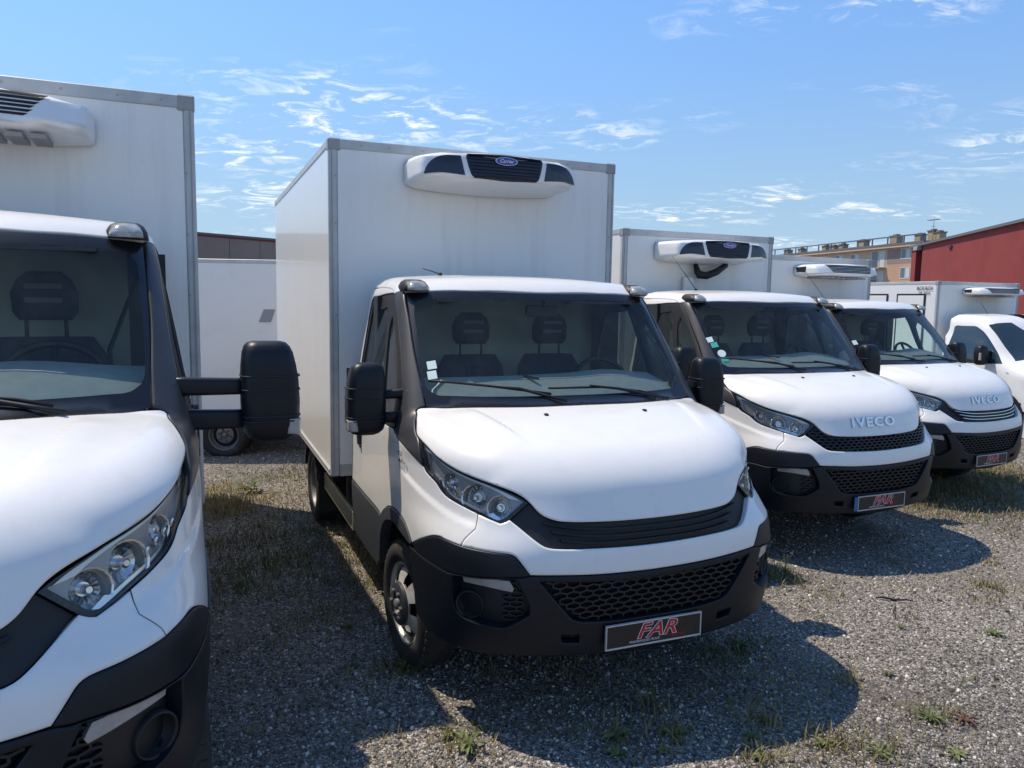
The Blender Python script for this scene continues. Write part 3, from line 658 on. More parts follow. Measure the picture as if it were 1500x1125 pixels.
def license_plate(par,eu=False,dy=0):
    y=.385+dy
    b=MB();b.box((-.262,y-.006,.432),(.262,y,.548),BLKP,bev=.003);p=b.obj('license_plate',par)
    f=MB()
    for a,c in (((-.266,y-.007,.543),(.266,y+.004,.550)),((-.266,y-.007,.430),(.266,y+.004,.438)),((-.266,y-.007,.438),(-.260,y+.004,.543)),((.260,y-.007,.438),(.266,y+.004,.543))): f.box(a,c,ALU)
    f.obj('plate_frame',p)
    R_=(math.pi/2,0,0)
    text_obj('lettering_outline','FAR',.098,WHP,p,(.01,y+.0015,.497),R_,.0006,.35,.0042,(1.28,1,1))
    text_obj('lettering','FAR',.098,REDP,p,(.01,y+.003,.497),R_,.0006,.35,.0012,(1.28,1,1))
    text_obj('small_lettering','FRIGORIFIQUES TRUCK',.016,WHP,p,(-.055,y+.0015,.4515),R_,.0004,.2,0,(1.0,1,1))
    text_obj('small_lettering','MARTINE',.017,REDP,p,(.13,y+.0015,.456),R_,.0004,.2,.0003,(1.2,1,1))
    if eu:
        e=MB();e.box((-.300,y-.006,.432),(-.267,y,.548),EUB,bev=.002);e.obj('country_band',p)
    return p
def build_cab(T,lift=0,grille='slat',badge=False,mx=(1.03,1.245),stickers='T2',plate=True,eu=False,hood_spots=True,plateyaw=0):
    """front cab; T is the thing's empty. All parts share meshes between the trucks."""
    G=bpy.data.objects.new
    base=T
    D_=.028
    def CP(name,key,out,m,**k):
        o=cab_part(name,key,T,out,m,**k);o.location=(0,0,lift);return o
    hood=CP('hood','hood',OUT['hood'],WHITE,sym=True,off=.006,depth=.03,step=.014,grid=.015,bev=.005)
    for s_ in (-1,1):
        def nz():
            b=MB();b.loft([[(px,py,z) for px,py in rrect(w,w*1.3,w*.3,3)] for z,w in ((0,.024),(.010,.020),(.013,.012))],BLKM);return b.mesh('nozzle')
        o=new_obj('washer_nozzle',cached('nozzle',nz),hood,(s_*.300,-.25,1.449))
    if badge: new_obj('lettering',cached('badge',badge_mesh),hood)
    for mir in (False,True):
        hl=CP('headlight','headlight_house',OUT['headlight'],LAMPH,mirror=mir,off=-.085,depth=.0,bev=0,grid=.05)
        me=cached(('cab','lens',mir),lambda:patch(CAB,OUT['headlight'],mtl=LENS,mirror=mir,off=.000,depth=0,bev=0,step=.015,grid=.025))
        new_obj('lens',me,hl)
        def rimm():
            A=CAB.ang(OUT['headlight']);c=A.mean(0);In=c+(A-c)*.94
            return patch(CAB,OUT['headlight'],mtl=BLKG,mirror=mir,off=-.004,depth=.055,bev=0,step=.015,grid=.05,holes=[[tuple(p) for p in CAB.pos(In)]])
        new_obj('bezel',cached(('cab','lrim',mir),rimm),hl)
        BW=(((.80,.035,1.115),.062,.05),((.705,.135,1.085),.056,.05),((.882,-.10,1.165),.042,.035))
        def fascia():
            H_=[]
            for c_,r_,d_ in BW:
                a0=CAB.ang([(-c_[0],c_[1],c_[2])])[0];p_=CAB.pos(a0[None])[0];di=np.linalg.norm(p_-CAB.C);H_.append([tuple(q) for q in CAB.pos(np.array([a0+np.array([math.cos(t)/max(.3,math.cos(a0[1])),math.sin(t)])*(r_*.98/di) for t in np.linspace(0,2*math.pi,18,endpoint=False)]))])
            A=CAB.ang(OUT['headlight']);c=A.mean(0);In=c+(A-c)*.97
            return patch(CAB,[tuple(p) for p in CAB.pos(In)],mtl=FASC,mirror=mir,off=-.026,depth=.02,bev=0,step=.012,grid=.04,holes=H_,corner=60)
        new_obj('lamp_fascia',cached(('fascia',mir),fascia),hl)
        def bowls():
            b=MB();s1=1 if mir else -1
            for c,r,d in BW:
                q0=CAB.pos(CAB.ang([(c[0],c[1],c[2])]));c=q0[0]
                n=CAB.nrm(np.array([[c[0],c[1],c[2]]]))[0];n=Vector((n[0]*s1,n[1],n[2]));n=(n+Vector((0,.35,-.05))).normalized()
                q=n.to_track_quat('Z','Y').to_matrix().to_4x4();cc=Vector((c[0]*s1,c[1],c[2]))-n*.026
                t=MB();t.lathe([(.002,r*1.10),(0,r),(-d*.35,r*.93),(-d*.7,r*.72),(-d,r*.35),(-d,.001)],CHRD,16,axis='z')
                t.lathe([(-d,.014),(-d*.2,.014),(-d*.1,.009),(-d*.1,.0005)],CHR,12,axis='z')
                b.add([cc+(q@Vector(v)) for v in t.v],t.f,CHRD,False)
            for k in range(4):   # stepped chrome ribs beside the main bowl
                x=.845+.022*k;y=-.015-.045*k;z=1.125+.014*k
                b.tube([(s1*(x-.02),y-.02,z-.035),(s1*(x-.005),y+.0,z+.02)],.006,CHR,5)
            return b.mesh('reflector')
        new_obj('reflector',cached(('refl',mir),bowls),hl)
        def drl(k):
            A=CAB.ang(OUT['headlight']);c=A.mean(0);n=len(A)//2+1;up_=A[:8];a_=up_+(c-up_)*(.10 if k==0 else .70)*np.array([1,1]);b_=up_+(c-up_)*(.26 if k==0 else .86)
            if k==1:
                lo_=A[8:20];a_=lo_+(c-lo_)*.08;b_=lo_+(c-lo_)*.24
            o_=np.concatenate([a_,b_[::-1]]);return patch(CAB,[tuple(p) for p in CAB.pos(o_)],mtl=(SILV if k==0 else CHRD),mirror=mir,off=-.012 if k==0 else -.016,depth=.012,bev=0,step=.02,grid=.05)
        new_obj('daylight_strip',cached(('drl',mir,0),lambda:drl(0)),hl);new_obj('chrome_strip',cached(('drl',mir,1),lambda:drl(1)),hl)
        CP('wing','fender',OUT['fender'],WHITE,mirror=mir,rim=DARK,off=.003,depth=D_,step=.014,grid=.011,bev=.003)  # dark rim: shade of the panel gap put into the edge colour
        CP('bumper_corner','bcorner',OUT['bumper_corner'],BLK,mirror=mir,off=.004,depth=.03,step=.016,bev=.004)
        pil=CP('windscreen_pillar','pillar',OUT['pillar'],PIL,mirror=mir,off=.008,depth=.03,step=.016,bev=.006)
        arch=OUT['arch_out'][:]+[(-.992,-1.165,.45),(-.992,-1.10,.45)]+OUT['arch_in'][::-1][1:]
        CP('wheel_arch_trim','arch',arch,TRIM,mirror=mir,off=.012,depth=.06,step=.014,bev=.004,grid=.04)
        dr=CP('door','door',DOOR,WHITE,mirror=mir,rim=DARK,off=.003,depth=D_,step=.016,grid=.028,bev=.003)  # shut-line shade painted on the door's edges through the dark rim
        new_obj('sill_cladding',cached(('cab','clad',mir),lambda:patch(CAB,CLAD,mtl=TRIM,mirror=mir,off=.010,depth=.03,bev=.004)),dr)
        new_obj('door_top_frame',cached(('cab','sfrm',mir),lambda:patch(CAB,SFRM,mtl=WHITE,rim=DARK,mirror=mir,off=.002,depth=.03,step=.016,bev=.003)),dr)  # edges coloured dark here too, for the shade in the seam
        new_obj('window_surround',cached(('cab','sblk',mir),lambda:patch(CAB,SBLK,mtl=BLKM,mirror=mir,off=-.004,depth=.03,step=.016,bev=.002,holes=[SGL,QGL])),dr)
        new_obj('side_glass',cached(('cab','sgl',mir),lambda:patch(CAB,SGL,mtl=GLASSS,mirror=mir,off=-.012,depth=0,bev=0,grid=.06)),dr)
        new_obj('quarter_glass',cached(('cab','qgl',mir),lambda:patch(CAB,QGL,mtl=GLASSS,mirror=mir,off=-.012,depth=0,bev=0,grid=.06)),dr)
        sx=1 if mir else -1
        def handle():
            b=MB();b.loft([[(sx*(1.012+dx),-1.66+py+.03*t,z) for dx,py in rrect(.035,.05,.012,3)] for t,z in ((0,1.335),(0.2,1.29),(.4,1.20),(.6,1.13),(1,1.09))],BLKM)
            b.loft([[(sx*(1.005),-1.66+py,1.20+pz) for py,pz in rrect(.12,.29,.045,4)],[(sx*(1.010),-1.66+py,1.20+pz) for py,pz in rrect(.11,.28,.045,4)]],TRIM)
            return auto_smooth(b.mesh('handle'))
        new_obj('handle',cached(('handle',mir),handle),dr)
        mh,mg,mi_,ma=mirror_meshes(mx[0],mx[1],mx)
        if not mir:
            mh,mg,mi_,ma=[cached(('mm',mx,i),lambda m=m:mirrored(m)) for i,m in enumerate((mh,mg,mi_,ma))]
        m_=new_obj('wing_mirror',mh,T,(0,0,lift));new_obj('mirror_glass',mg,m_);new_obj('indicator',mi_,m_);new_obj('mirror_arm',ma,m_)
    CP('bumper_cover','band',OUT['front_band'],WHITE,sym=True,off=.006,depth=.05,step=.016,grid=.022,bev=.006)
    bp=CP('bumper','bumper',OUT['bumper'],BLK,sym=True,off=.008,depth=.05,step=.016,grid=.028,bev=.005,holes=[('both',OUT['fog_pocket']),('sym',OUT['lower_grille']),('both',OUT['tow_hole'])])
    def lg():return patch(CAB,OUT['lower_grille'],sym=True,mtl=DARK,off=-.045,depth=0,bev=0,grid=.06)
    a=new_obj('lower_grille',cached('lg',lg),bp)
    new_obj('honeycomb_bars',cached('lgh',lambda:hex_mesh(CAB,OUT['lower_grille'],True,.066,.008,-.010,.020,BLKM)),bp)
    def lip():
        pts=[(x,front_y(abs(x),.535-.05*(abs(x)/.6)**2) ,.535-.05*(abs(x)/.6)**2) for x in np.linspace(-.62,.62,25)]
        return surf_strip(CAB,pts,.030,.012,.016,BLK).mesh('ridge')
    for mir in (False,True):
        sx=1 if mir else -1
        def pk():
            return patch(CAB,OUT['fog_pocket'],mtl=BLKM,mirror=mir,off=-.045,depth=0,bev=0,grid=.05)
        pkt=new_obj('fog_lamp_recess',cached(('pk',mir),pk),bp)
        new_obj('honeycomb_bars',cached(('pkh',mir),lambda:hex_mesh(CAB,OUT['fog_pocket'],False,.058,.007,-.028,.018,BLKM,mirror=mir,xmax=.765)),bp)
        dl=new_obj('daytime_lamp',cached(('dl',mir),lambda:patch(CAB,OUT['daylight'],mtl=FROST,mirror=mir,off=-.012,depth=.025,bev=.003,step=.012,grid=.02)),bp)
        def ring():
            q0=CAB.pos(CAB.ang([(.832,.114,.646)]));n=CAB.nrm(q0)[0];q0=q0[0];n=Vector((n[0]*sx,n[1],n[2]));n=(n+Vector((0,.45,0))).normalized();q=n.to_track_quat('Z','Y').to_matrix().to_4x4();c=Vector((q0[0]*sx,q0[1],q0[2]))-n*.034
            t=MB();t.lathe([(-.02,.070),(.012,.068),(.015,.063),(.006,.059),(-.04,.052),(-.045,.0005)],BLK,28,axis='z')
            b=MB();b.add([c+(q@Vector(v)) for v in t.v],t.f,BLKM,True);return b.mesh('ring')
        new_obj('fog_lamp_blank',cached(('ring',mir),ring),bp)
    if plate:
        p=license_plate(T,eu);p.location=(0,0,lift)
    g=CP('grille','grille',OUT['grille'],BLKM,sym=True,off=-.022,depth=.03,step=.02,grid=.035,bev=.0)
    if grille=='hex':
        new_obj('honeycomb_bars',cached('gh',lambda:hex_mesh(CAB,OUT['grille'],True,.056,.011,.0,.020,BLK)),g)
    else:
        for k in range(3):
            z0=.932+.030*k
            def sl(z0=z0,k=k):
                X=.47+.035*k;pts=[]
                for x in np.linspace(-X,X,31):
                    z=z0+.035*(abs(x)/.5)**3;pts.append((x,front_y(abs(x),z),z))
                return surf_strip(CAB,pts,.013,.020,.002,BLK if grille=='slat' else BLKG).mesh('slat')
            s2=new_obj('grille_slat',cached(('slat',grille=='slat',k),sl),g)
            if grille=='chrome':
                def ch(z0=z0,k=k):
                    X=.45+.035*k;pts=[]
                    for x in np.linspace(-X,X,31):
                        z=z0+.035*(abs(x)/.5)**3+.004;pts.append((x,front_y(abs(x),z),z))
                    return surf_strip(CAB,pts,.007,.004,.007,CHR).mesh('chrome')
                new_obj('chrome_strip',cached(('chr',k),ch),g)
    # windscreen
    fr=new_obj('windscreen_frame',cached('frit',lambda:patch(CABFRONT,OUT['windshield'],mtl=BLKG,sym=True,off=.001,depth=.0,step=.018,grid=.04,bev=0,holes=[('sym',OUT['ws_clear'])])),T,(0,0,lift))
    new_obj('windscreen',cached('wsg',lambda:patch(CABFRONT,OUT['ws_clear'],mtl=GLASS,sym=True,off=.001,depth=0,step=.018,grid=.04,bev=0)),T,(0,0,lift))
    rp=[p for p in OUT['roof_edge'] if p[1]>-1.3]
    roof_out=[tuple(p) for p in rp]+[(-.856,-1.34,2.09),(-.851,-1.44,2.112),(-.851,-1.682,2.118),(-.851,-1.92,2.114),(-.6,-1.925,2.18),(0,-1.925,2.2)]
    rf=new_obj('roof',cached('roof',lambda:patch(CABTOP,roof_out,sym=True,mtl=WHITE,off=.005,depth=.03,step=.022,grid=.035,bev=.004)),T,(0,0,lift))
    for s_ in (-1,1):
        def mk():
            b=MB();b.loft([[(px,-1.205+py-.02*(z-2.12)*0+dy,z) for px,py in rrect(w,d,min(w,d)*.35,4)] for z,w,d,dy in ((2.095,.160,.25,-.01),(2.128,.152,.23,-.014),(2.152,.125,.19,-.025),(2.166,.085,.12,-.035))],BLKM)
            return b.mesh('marker')
        def ml():
            b=MB();b.loft([[(px,-1.205+py+dy,z) for px,py in rrect(w,.10,.03,4)] for z,w,dy in ((2.100,.128,.082),(2.122,.122,.074),(2.144,.10,.056),(2.158,.07,.03))],MARK)
            return b.mesh('lens')
        o=new_obj('roof_marker_lamp',cached('marker',mk),rf,(s_*.763,0,.0));o.rotation_euler=(0,0,0)
        new_obj('lens',cached('markerl',ml),o) if False else new_obj('marker_lens',cached('markerl',ml),rf,(s_*.763,0,0))
    # wipers
    def wip(pts,arm):
        P=CAB.pos(CAB.ang(pts));n=CAB.nrm(P);Q=P+n*.022
        b=MB();b.tube([tuple(p) for p in Q],.0075,BLKM,5)
        P2=CAB.pos(CAB.ang(arm));n2=CAB.nrm(P2);Q2=P2+n2*np.linspace(.035,.02,len(P2))[:,None]
        b.tube([tuple(p) for p in Q2],[.006]+[.009]*(len(Q2)-1),BLKM,5);return b.mesh('wiper')
    w1=new_obj('wiper',cached('w1',lambda:wip([(-.806,-.719,1.586),(-.693,-.675,1.580),(-.477,-.602,1.559),(-.328,-.561,1.540),(-.15,-.53,1.505)],[(-.50,-.602,1.562),(-.33,-.561,1.545),(-.20,-.51,1.515),(-.10,-.41,1.49)])),T,(0,0,lift))
    w2=new_obj('wiper',cached('w2',lambda:wip([(-.157,-.549,1.550),(.186,-.549,1.545),(.445,-.554,1.512),(.56,-.52,1.49)],[(.10,-.549,1.552),(.30,-.54,1.535),(.48,-.50,1.495),(.60,-.46,1.475)])),T,(0,0,lift))
    # antenna
    an=MB();an.lathe([(0,.018),(.02,.014),(.03,.008)],BLKM,10,axis='z')
    if stickers=='T2': an.tube([(0,0,.02),(-.117,-.02,.055)],.0035,BLKM,5);ax=-.476
    else: an.tube([(0,0,.02),(-.19,-.16,.36)],[.004,.002],BLKM,5);ax=-.444
    if stickers!='T1':
        o=an.obj('antenna',rf,(ax,-1.60,2.196))
    # interior
    it=MB()
    it.box((-.93,-1.9,.85),(.93,-.55,.88),DASHD)
    it.box((-.86,-1.915,.9),(.86,-1.90,2.08),LINER)
    new_obj('cab_interior',cached('int',lambda:it.mesh('interior')),T,(0,0,lift))
    def dash():
        b=MB();xs=np.linspace(-.82,.82,21);rg=[]
        for x in xs:
            a=abs(x)/.82;yb=-.50-.16*a*a-.05;h=1.555+(.03*math.exp(-((x-.42)/.25)**2))-.02*a
            rg.append([(x,yb,1.05),(x,yb,1.475),(x,yb-.12,h),(x,yb-.36,h+.045),(x,yb-.44,h+.01),(x,yb-.47,h-.12),(x,yb-.36,1.05)])
        b.loft(rg,DASH);b.box((-.16,-.96,1.590),(-.14,-.70,1.600),DASHD);return auto_smooth(b.mesh('dashboard'),50)
    new_obj('dashboard',cached('dash',dash),T,(0,0,lift))
    for x in (-.29,.29) if stickers!='T1' else (-.45,.42):
        s_=new_obj('seat',cached('seat',seat_mesh),T,(x,0,lift));new_obj('headrest',cached('hrest',headrest_mesh),s_)
    if stickers!='T1': 
        s_=new_obj('seat',cached('seat',seat_mesh),T,(-.74,0,lift)) if False else None
    def stw():
        b=MB();c=Vector((.49,-1.06,1.50));q=Matrix.Rotation(math.radians(-58),4,'X')
        pts=[c+(q@Vector((.20*math.cos(a),.20*math.sin(a),0))) for a in np.linspace(0,2*math.pi,33)]
        b.tube(pts,.016,BLKM,7,cap=False)
        for a in (0.2,math.pi-.2,-math.pi/2): b.tube([c,c+(q@Vector((.19*math.cos(a),.19*math.sin(a),0)))],.014,BLKM,6)
        b.tube([c,c+(q@Vector((0,0,-.25)))],.03,BLKM,8);return b.mesh('wheel')
    new_obj('steering_wheel',cached('stw',stw),T,(0,0,lift))
    mm_=MB();mm_.box((-.03,-1.20,1.945),(.20,-1.17,2.02),BLKM,bev=.008);mm_.tube([(.085,-1.18,2.0),(.085,-1.15,2.07)],.01,BLKM,6)
    new_obj('rear_view_mirror',cached('rvm',lambda:mm_.mesh('rvm')),T,(0,0,lift))
    for sx_ in (-1,1):
        blt=MB();blt.tube([(sx_*.80,-1.62,2.0),(sx_*.66,-1.50,1.62),(sx_*.70,-1.40,1.15)],.014,BLKM,4)
        new_obj('seat_belt',cached(('belt',sx_),lambda:blt.mesh('belt')),T,(0,0,lift))
        bp_=MB();bp_.box((sx_*.74,-1.72,.9),(sx_*.90,-1.60,2.06),DASHD);new_obj('inner_door_post',cached(('post',sx_),lambda:bp_.mesh('post')),T,(0,0,lift))
        vs_=MB();vs_.box((sx_*.22,-1.13,2.035),(sx_*.66,-1.02,2.05),DASHD);new_obj('sun_visor',cached(('visor',sx_),lambda:vs_.mesh('visor')),T,(0,0,lift))
    # rear wall of the cab, inner shell, underbody
    def rear():
        zs=[.45,.7,1.0,1.3,1.6,1.9,2.05,2.13,2.18];pts=[]
        for z in zs: pts.append((side_x(-1.9,z) if z<2.15 else .6,-1.935,z))
        v=pts+[(-x,y,z) for x,y,z in pts[::-1]];b=MB();b.add(v,[tuple(range(len(v)))],WHITE)
        return b.mesh('rear')
    new_obj('cab_rear_wall',cached('rear',rear),T,(0,0,lift))
    def inner():
        A=[(0,.2,.9),(-.55,.2,.9),(-.80,.0,.9),(-.93,-.24,1.0),(-.93,-.30,1.22),(-.86,-.62,1.40),(-.5,-.5,1.42),(0,-.45,1.43)]
        return patch(CAB,A,sym=True,mtl=DARK,off=-.17,depth=0,bev=0,grid=.05)
    new_obj('dark_inner_shell',cached('inner',inner),T,(0,0,lift))  # dark sheet added behind the panels so their gaps look black
    ub=MB();ub.box((-.72,-1.9,.42),(.72,.02,.9),CHAS);ub.box((-.85,-1.9,.55),(.85,-1.17,.84),CHAS);ub.box((-.80,.02,.50),(.80,.12,.80),CHAS)
    for sx in (-1,1):
        n=14;v=[];f=[]
        for k in range(n+1):
            a=math.pi*k/n;y=-.69+.455*math.cos(a);z=.38+.47*math.sin(a)
            v+=[(sx*.985,y,z),(sx*.70,y,z)]
        for k in range(n): f.append((2*k,2*k+1,2*k+3,2*k+2))
        ub.add(v,f,CHAS,True);ub.add([(sx*.70,-1.15,.38),(sx*.70,-.23,.38),(sx*.70,-.23,.9),(sx*.70,-1.15,.9)],[(0,1,2,3)],CHAS)
    new_obj('underbody',cached('ub',lambda:ub.mesh('ub')),T,(0,0,lift))
    return rf
def stick(T,lift,pts,w,h,ms,circ=()):
    for k,(p,m) in enumerate(zip(pts,ms)):
        A=CAB.pos(CAB.ang([p]))[0];n=CAB.nrm(A[None])[0];up_=np.array([0,-.6,.8]);r_=np.cross(up_,n);r_/=np.linalg.norm(r_);u_=np.cross(n,r_);c=A+n*.004;b=MB()
        if k in circ:
            b.add([c+r_*w*.6*math.cos(a)+u_*w*.6*math.sin(a) for a in np.linspace(0,2*math.pi,16,endpoint=False)],[tuple(range(16))],m)
        else:
            b.add([c-r_*w/2-u_*h/2,c+r_*w/2-u_*h/2,c+r_*w/2+u_*h/2,c-r_*w/2+u_*h/2],[(0,1,2,3)],m)
        b.obj('windscreen_sticker',T,(0,0,lift))
# ---------- the cargo box ----------
def cargo_box(T,hw,z0,z1,yf,yr,side_doors=False,post=.062,caps=True):
    b=MB();b.box((-hw+.004,yr+.004,z0+.004),(hw-.004,yf-.012,z1-.004),BOXW);cb=b.obj('cargo_box',T)
    p=MB();p.box((-hw+post,yf-.012,z0+.085),(hw-post,yf-.004,z1-.062),BOXF,bev=.002);p.obj('front_panel',cb)
    for s in (-1,1):
        q=MB();a=(s*hw,yf,z0);x1=s*(hw-post)
        q.box((s*hw,yf-.055,z0+.0),(x1,yf,z1),ALU,bev=.010)
        q.box((s*(hw-.018),yf,z0+.02),(s*(hw-.024),yf+.003,z1-.02),ALUD)
        q.obj('corner_post',cb)
        r=MB();r.box((s*hw,yf-.056,z0-.01),(s*(hw-.03),yr,z0+.055),ALU,bev=.004);r.box((s*(hw+.006),yf-.056,z0+.03),(s*(hw-.001),yr,z0+.045),ALU);r.obj('side_bottom_rail',cb)
        r=MB();r.box((s*(hw+.002),yf-.056,z1-.05),(s*(hw-.04),yr,z1+.004),ALU,bev=.004);r.obj('roof_side_rail',cb)
        if caps:
            r=MB();r.box((s*(hw+.004),yf-.075,z1-.075),(s*(hw-.085),yf+.005,z1+.008),ALUD,bev=.008);r.obj('corner_cap',cb)
    r=MB();r.box((-hw+post,yf-.05,z1-.062),(hw-post,yf+.002,z1+.003),ALU,bev=.004);r.obj('front_top_rail',cb)
    r=MB();r.box((-hw+post,yf-.05,z0),(hw-post,yf+.002,z0+.085),ALU,bev=.004);r.obj('front_bottom_rail',cb)
    if caps:
        rv=MB()
        for s in (-1,1):
            for z in np.arange(z0+.2,z1-.15,.32): rv.lathe([(0,.006),(.003,.004),(.003,.0004)],ALUD,6,axis='y',c=(s*(hw-.045),yf,z))
            for x in (.2,.45,.7,.9): rv.lathe([(0,.007),(.003,.005),(.003,.0004)],ALUD,6,axis='y',c=(s*x,yf+.002,z0+.04));rv.lathe([(0,.006),(.003,.004),(.003,.0004)],ALUD,6,axis='y',c=(s*x,yf+.002,z1-.03))
        rv.obj('rivets',cb)['kind']='stuff'
    if side_doors:
        for y0,y1 in side_doors:
            r=MB();x=-hw-.003
            r.box((x,y0,z0+.12),(x-.012,y1,z1-.27),BOXW,bev=.003)
            for a,c in (((x,y0-.035,z0+.1),(x-.008,y0,z1-.235)),((x,y1,z0+.1),(x-.008,y1+.035,z1-.235)),((x,y0,z1-.27),(x-.008,y1,z1-.235))): r.box(a,c,BLKM)
            r.obj('side_door',cb)
    return cb
# ---------- fridge units ----------
def unit_fn(hw,zt,zb,yf,yb,slope,belly,kc):
    def fn(P):
        x,y,z=P[:,0],P[:,1],P[:,2];a=np.abs(x)
        f1=(y-(yf-slope*(z-zb)-.05*(a/hw)**4-.03*(a/hw)**2))
        t=np.clip((yf-y)/(yf-yb),0,1)
        zbo=zb-belly*t*(1-.55*(a/hw)**2)
        f2=zbo-z;f3=z-(zt-.03*(a/hw)**2-.02*np.clip(1-t,0,1)**2)
        f4=a-(hw+.02*t)
        f=smax(smax(f1,f2,.014),f3,kc);return smax(f,f4,kc)
    return fn
def unit_shell(fn,C,yb,mtl):
    S=Surf(fn,C,1.6);nt_,np_=90,44;V=[];A=[]
    ths=np.linspace(-math.pi*.5,math.pi*.5,nt_+1);phs=np.linspace(-math.pi*.5,math.pi*.5,np_+1)
    A=np.array([(t,p) for p in phs for t in ths]);P=S.pos(A);Nn=S.nrm(P);P=P*[1,-1,1];Nn=Nn*[1,-1,1]
    F=[]
    for j in range(np_):
        for i in range(nt_):
            a=j*(nt_+1)+i;F.append((a,a+1,a+nt_+2,a+nt_+1))
    me=bpy.data.meshes.new('shell');me.from_pydata(P.tolist(),[],F);me.materials.append(mtl)
    for p in me.polygons:p.use_smooth=True
    me.normals_split_custom_set_from_vertices([tuple(n) for n in Nn]);me.update();return S,me
def carrier_unit(T,cx,z0,yb=-2.115):
    """white roof-front unit with smoked side panels and a dark slatted centre; z0 is the lip height"""
    zt,zb=z0+.20,z0;fn=unit_fn(.575,zt,zb,-1.63,yb,.12,.050,.04);C=(0,yb+.012,z0+.085)
    def bld():
        S,me=unit_shell(fn,C,yb,UNITW)
        def fpt(x,z):
            lo,hi=yb,-1.4
            for _ in range(20):
                m=(lo+hi)/2
                if fn(np.array([[x,m,z]]))[0]>0:hi=m
                else:lo=m
            return (x,lo,z)
        cg=[fpt(x,z0+z) for x,z in ((-.275,.165),(-.15,.172),(0,.175),(.15,.172),(.275,.165),(.282,.14),(.250,.03),(.225,.006),(0,.000),(-.225,.006),(-.250,.03),(-.282,.14))]
        c=patch(S,cg,mtl=UNITG,off=.004,depth=.012,bev=.002,step=.03,grid=.08)
        slats=[]
        for k in range(7):
            z=z0+.022+.0225*k;w=.240+.004*k
            slats.append(surf_strip(S,[fpt(x,z) for x in np.linspace(-w,w,15)],.007,.010,.014,UNITG))
        m=MB()
        for s_ in slats: m.add(s_.v,s_.f,UNITG)
        side=[fpt(x,z0+z) for x,z in ((-.318,.150),(-.42,.148),(-.485,.130),(-.535,.085),(-.562,.020),(-.52,.026),(-.45,.032),(-.292,.020))]
        s1=patch(S,side,mtl=UNITB,off=.003,depth=.008,bev=.0015,step=.03,grid=.08)
        s2=patch(S,side,mtl=UNITB,mirror=True,off=.003,depth=.008,bev=.0015,step=.03,grid=.08)
        by=fpt(0,z0+.128)
        bd=MB();v=[(.075*math.cos(a),0,.024*math.sin(a)) for a in np.linspace(0,2*math.pi,28,endpoint=False)]
        bd.add([(x,by[1]+.020,z0+.131+z) for x,_,z in v]+[(x*1.0,by[1]+.010,z0+.131+z) for x,_,z in v],[tuple(range(28))]+[(i,(i+1)%28,28+(i+1)%28,28+i) for i in range(28)],BLUEP)
        bd2=MB();bd2.add([(x*1.09,by[1]+.018,z0+.131+z*1.16) for x,_,z in v],[tuple(range(28))],WHP)
        return me,c,m.mesh('slats'),s1,s2,bd.mesh('badge'),bd2.mesh('badge_rim'),by
    me,c,sl_,s1,s2,bd,bd2,by=cached(('carrier',round(z0,3)),bld)
    u=new_obj('refrigeration_unit',me,T,(cx,0,0))
    new_obj('centre_grille',c,u);new_obj('grille_slats',sl_,u);new_obj('smoked_panel',s1,u);new_obj('smoked_panel',s2,u);new_obj('oval_badge_rim',bd2,u);new_obj('oval_badge',bd,u)
    text_obj('lettering','Carrier',.034,WHP,u,(0,by[1]+.0215,z0+.131),(math.pi/2,0,0),.0006,.25,.0004)
    return u
def slot_unit(T,cx,zb,zt,hw=.575,yf=-1.65,yb=-2.115,slots=True):
    """white flat unit with rows of dark slots"""
    fn=unit_fn(hw,zt,zb,yf,yb,.45,.03,.03);C=(0,yb+.012,(zb+zt)/2-.01)
    H=zt-zb
    def bld():
        S,me=unit_shell(fn,C,yb,UNITW)
        def fpt(x,z):
            lo,hi=yb,-1.3
            for _ in range(20):
                m=(lo+hi)/2
                if fn(np.array([[x,m,z]]))[0]>0:hi=m
                else:lo=m
            return (x,lo,z)
        parts=[]
        for r,(za,w) in enumerate(((.64,.42),(.42,.385),(.20,.36))):
            for h_ in (0,.085):
                z=zb+H*(za+h_*1.25);z2=z+H*.075;ww=w+ h_*.2
                parts.append(patch(S,[fpt(x,q) for x,q in ((-ww,z2),(-ww/2,z2),(0,z2),(ww/2,z2),(ww,z2),(ww-.02,z),(ww/2,z),(0,z),(-ww/2,z),(-ww+.02,z))],mtl=DARK,off=.0015,depth=0,bev=0,step=.05,grid=.1,corner=20))
        und=MB()
        for k in range(-4,5):
            x=k*.095
            for j in range(8):
                y0=yb+.07+j*.032;z=zb-.035+.0*j
                und.box((x-.035,y0,zb-.040),(x+.035,y0+.014,zb-.020),SLOT)
        return me,parts,und.mesh('under')
    me,parts,und=cached(('slotunit',round(zb,3),round(zt,3)),bld)
    u=new_obj('refrigeration_unit',me,T,(cx,0,0))
    for p in parts: new_obj('vent_slot',p,u)
    new_obj('underside_louvres',und,u)
    b=MB();b.box((-hw-.018,yb+.02,zb+.03),(-hw+.03,yb+.20,zt-.05),BLKM,bev=.01);b.obj('end_cap',u)
    return u
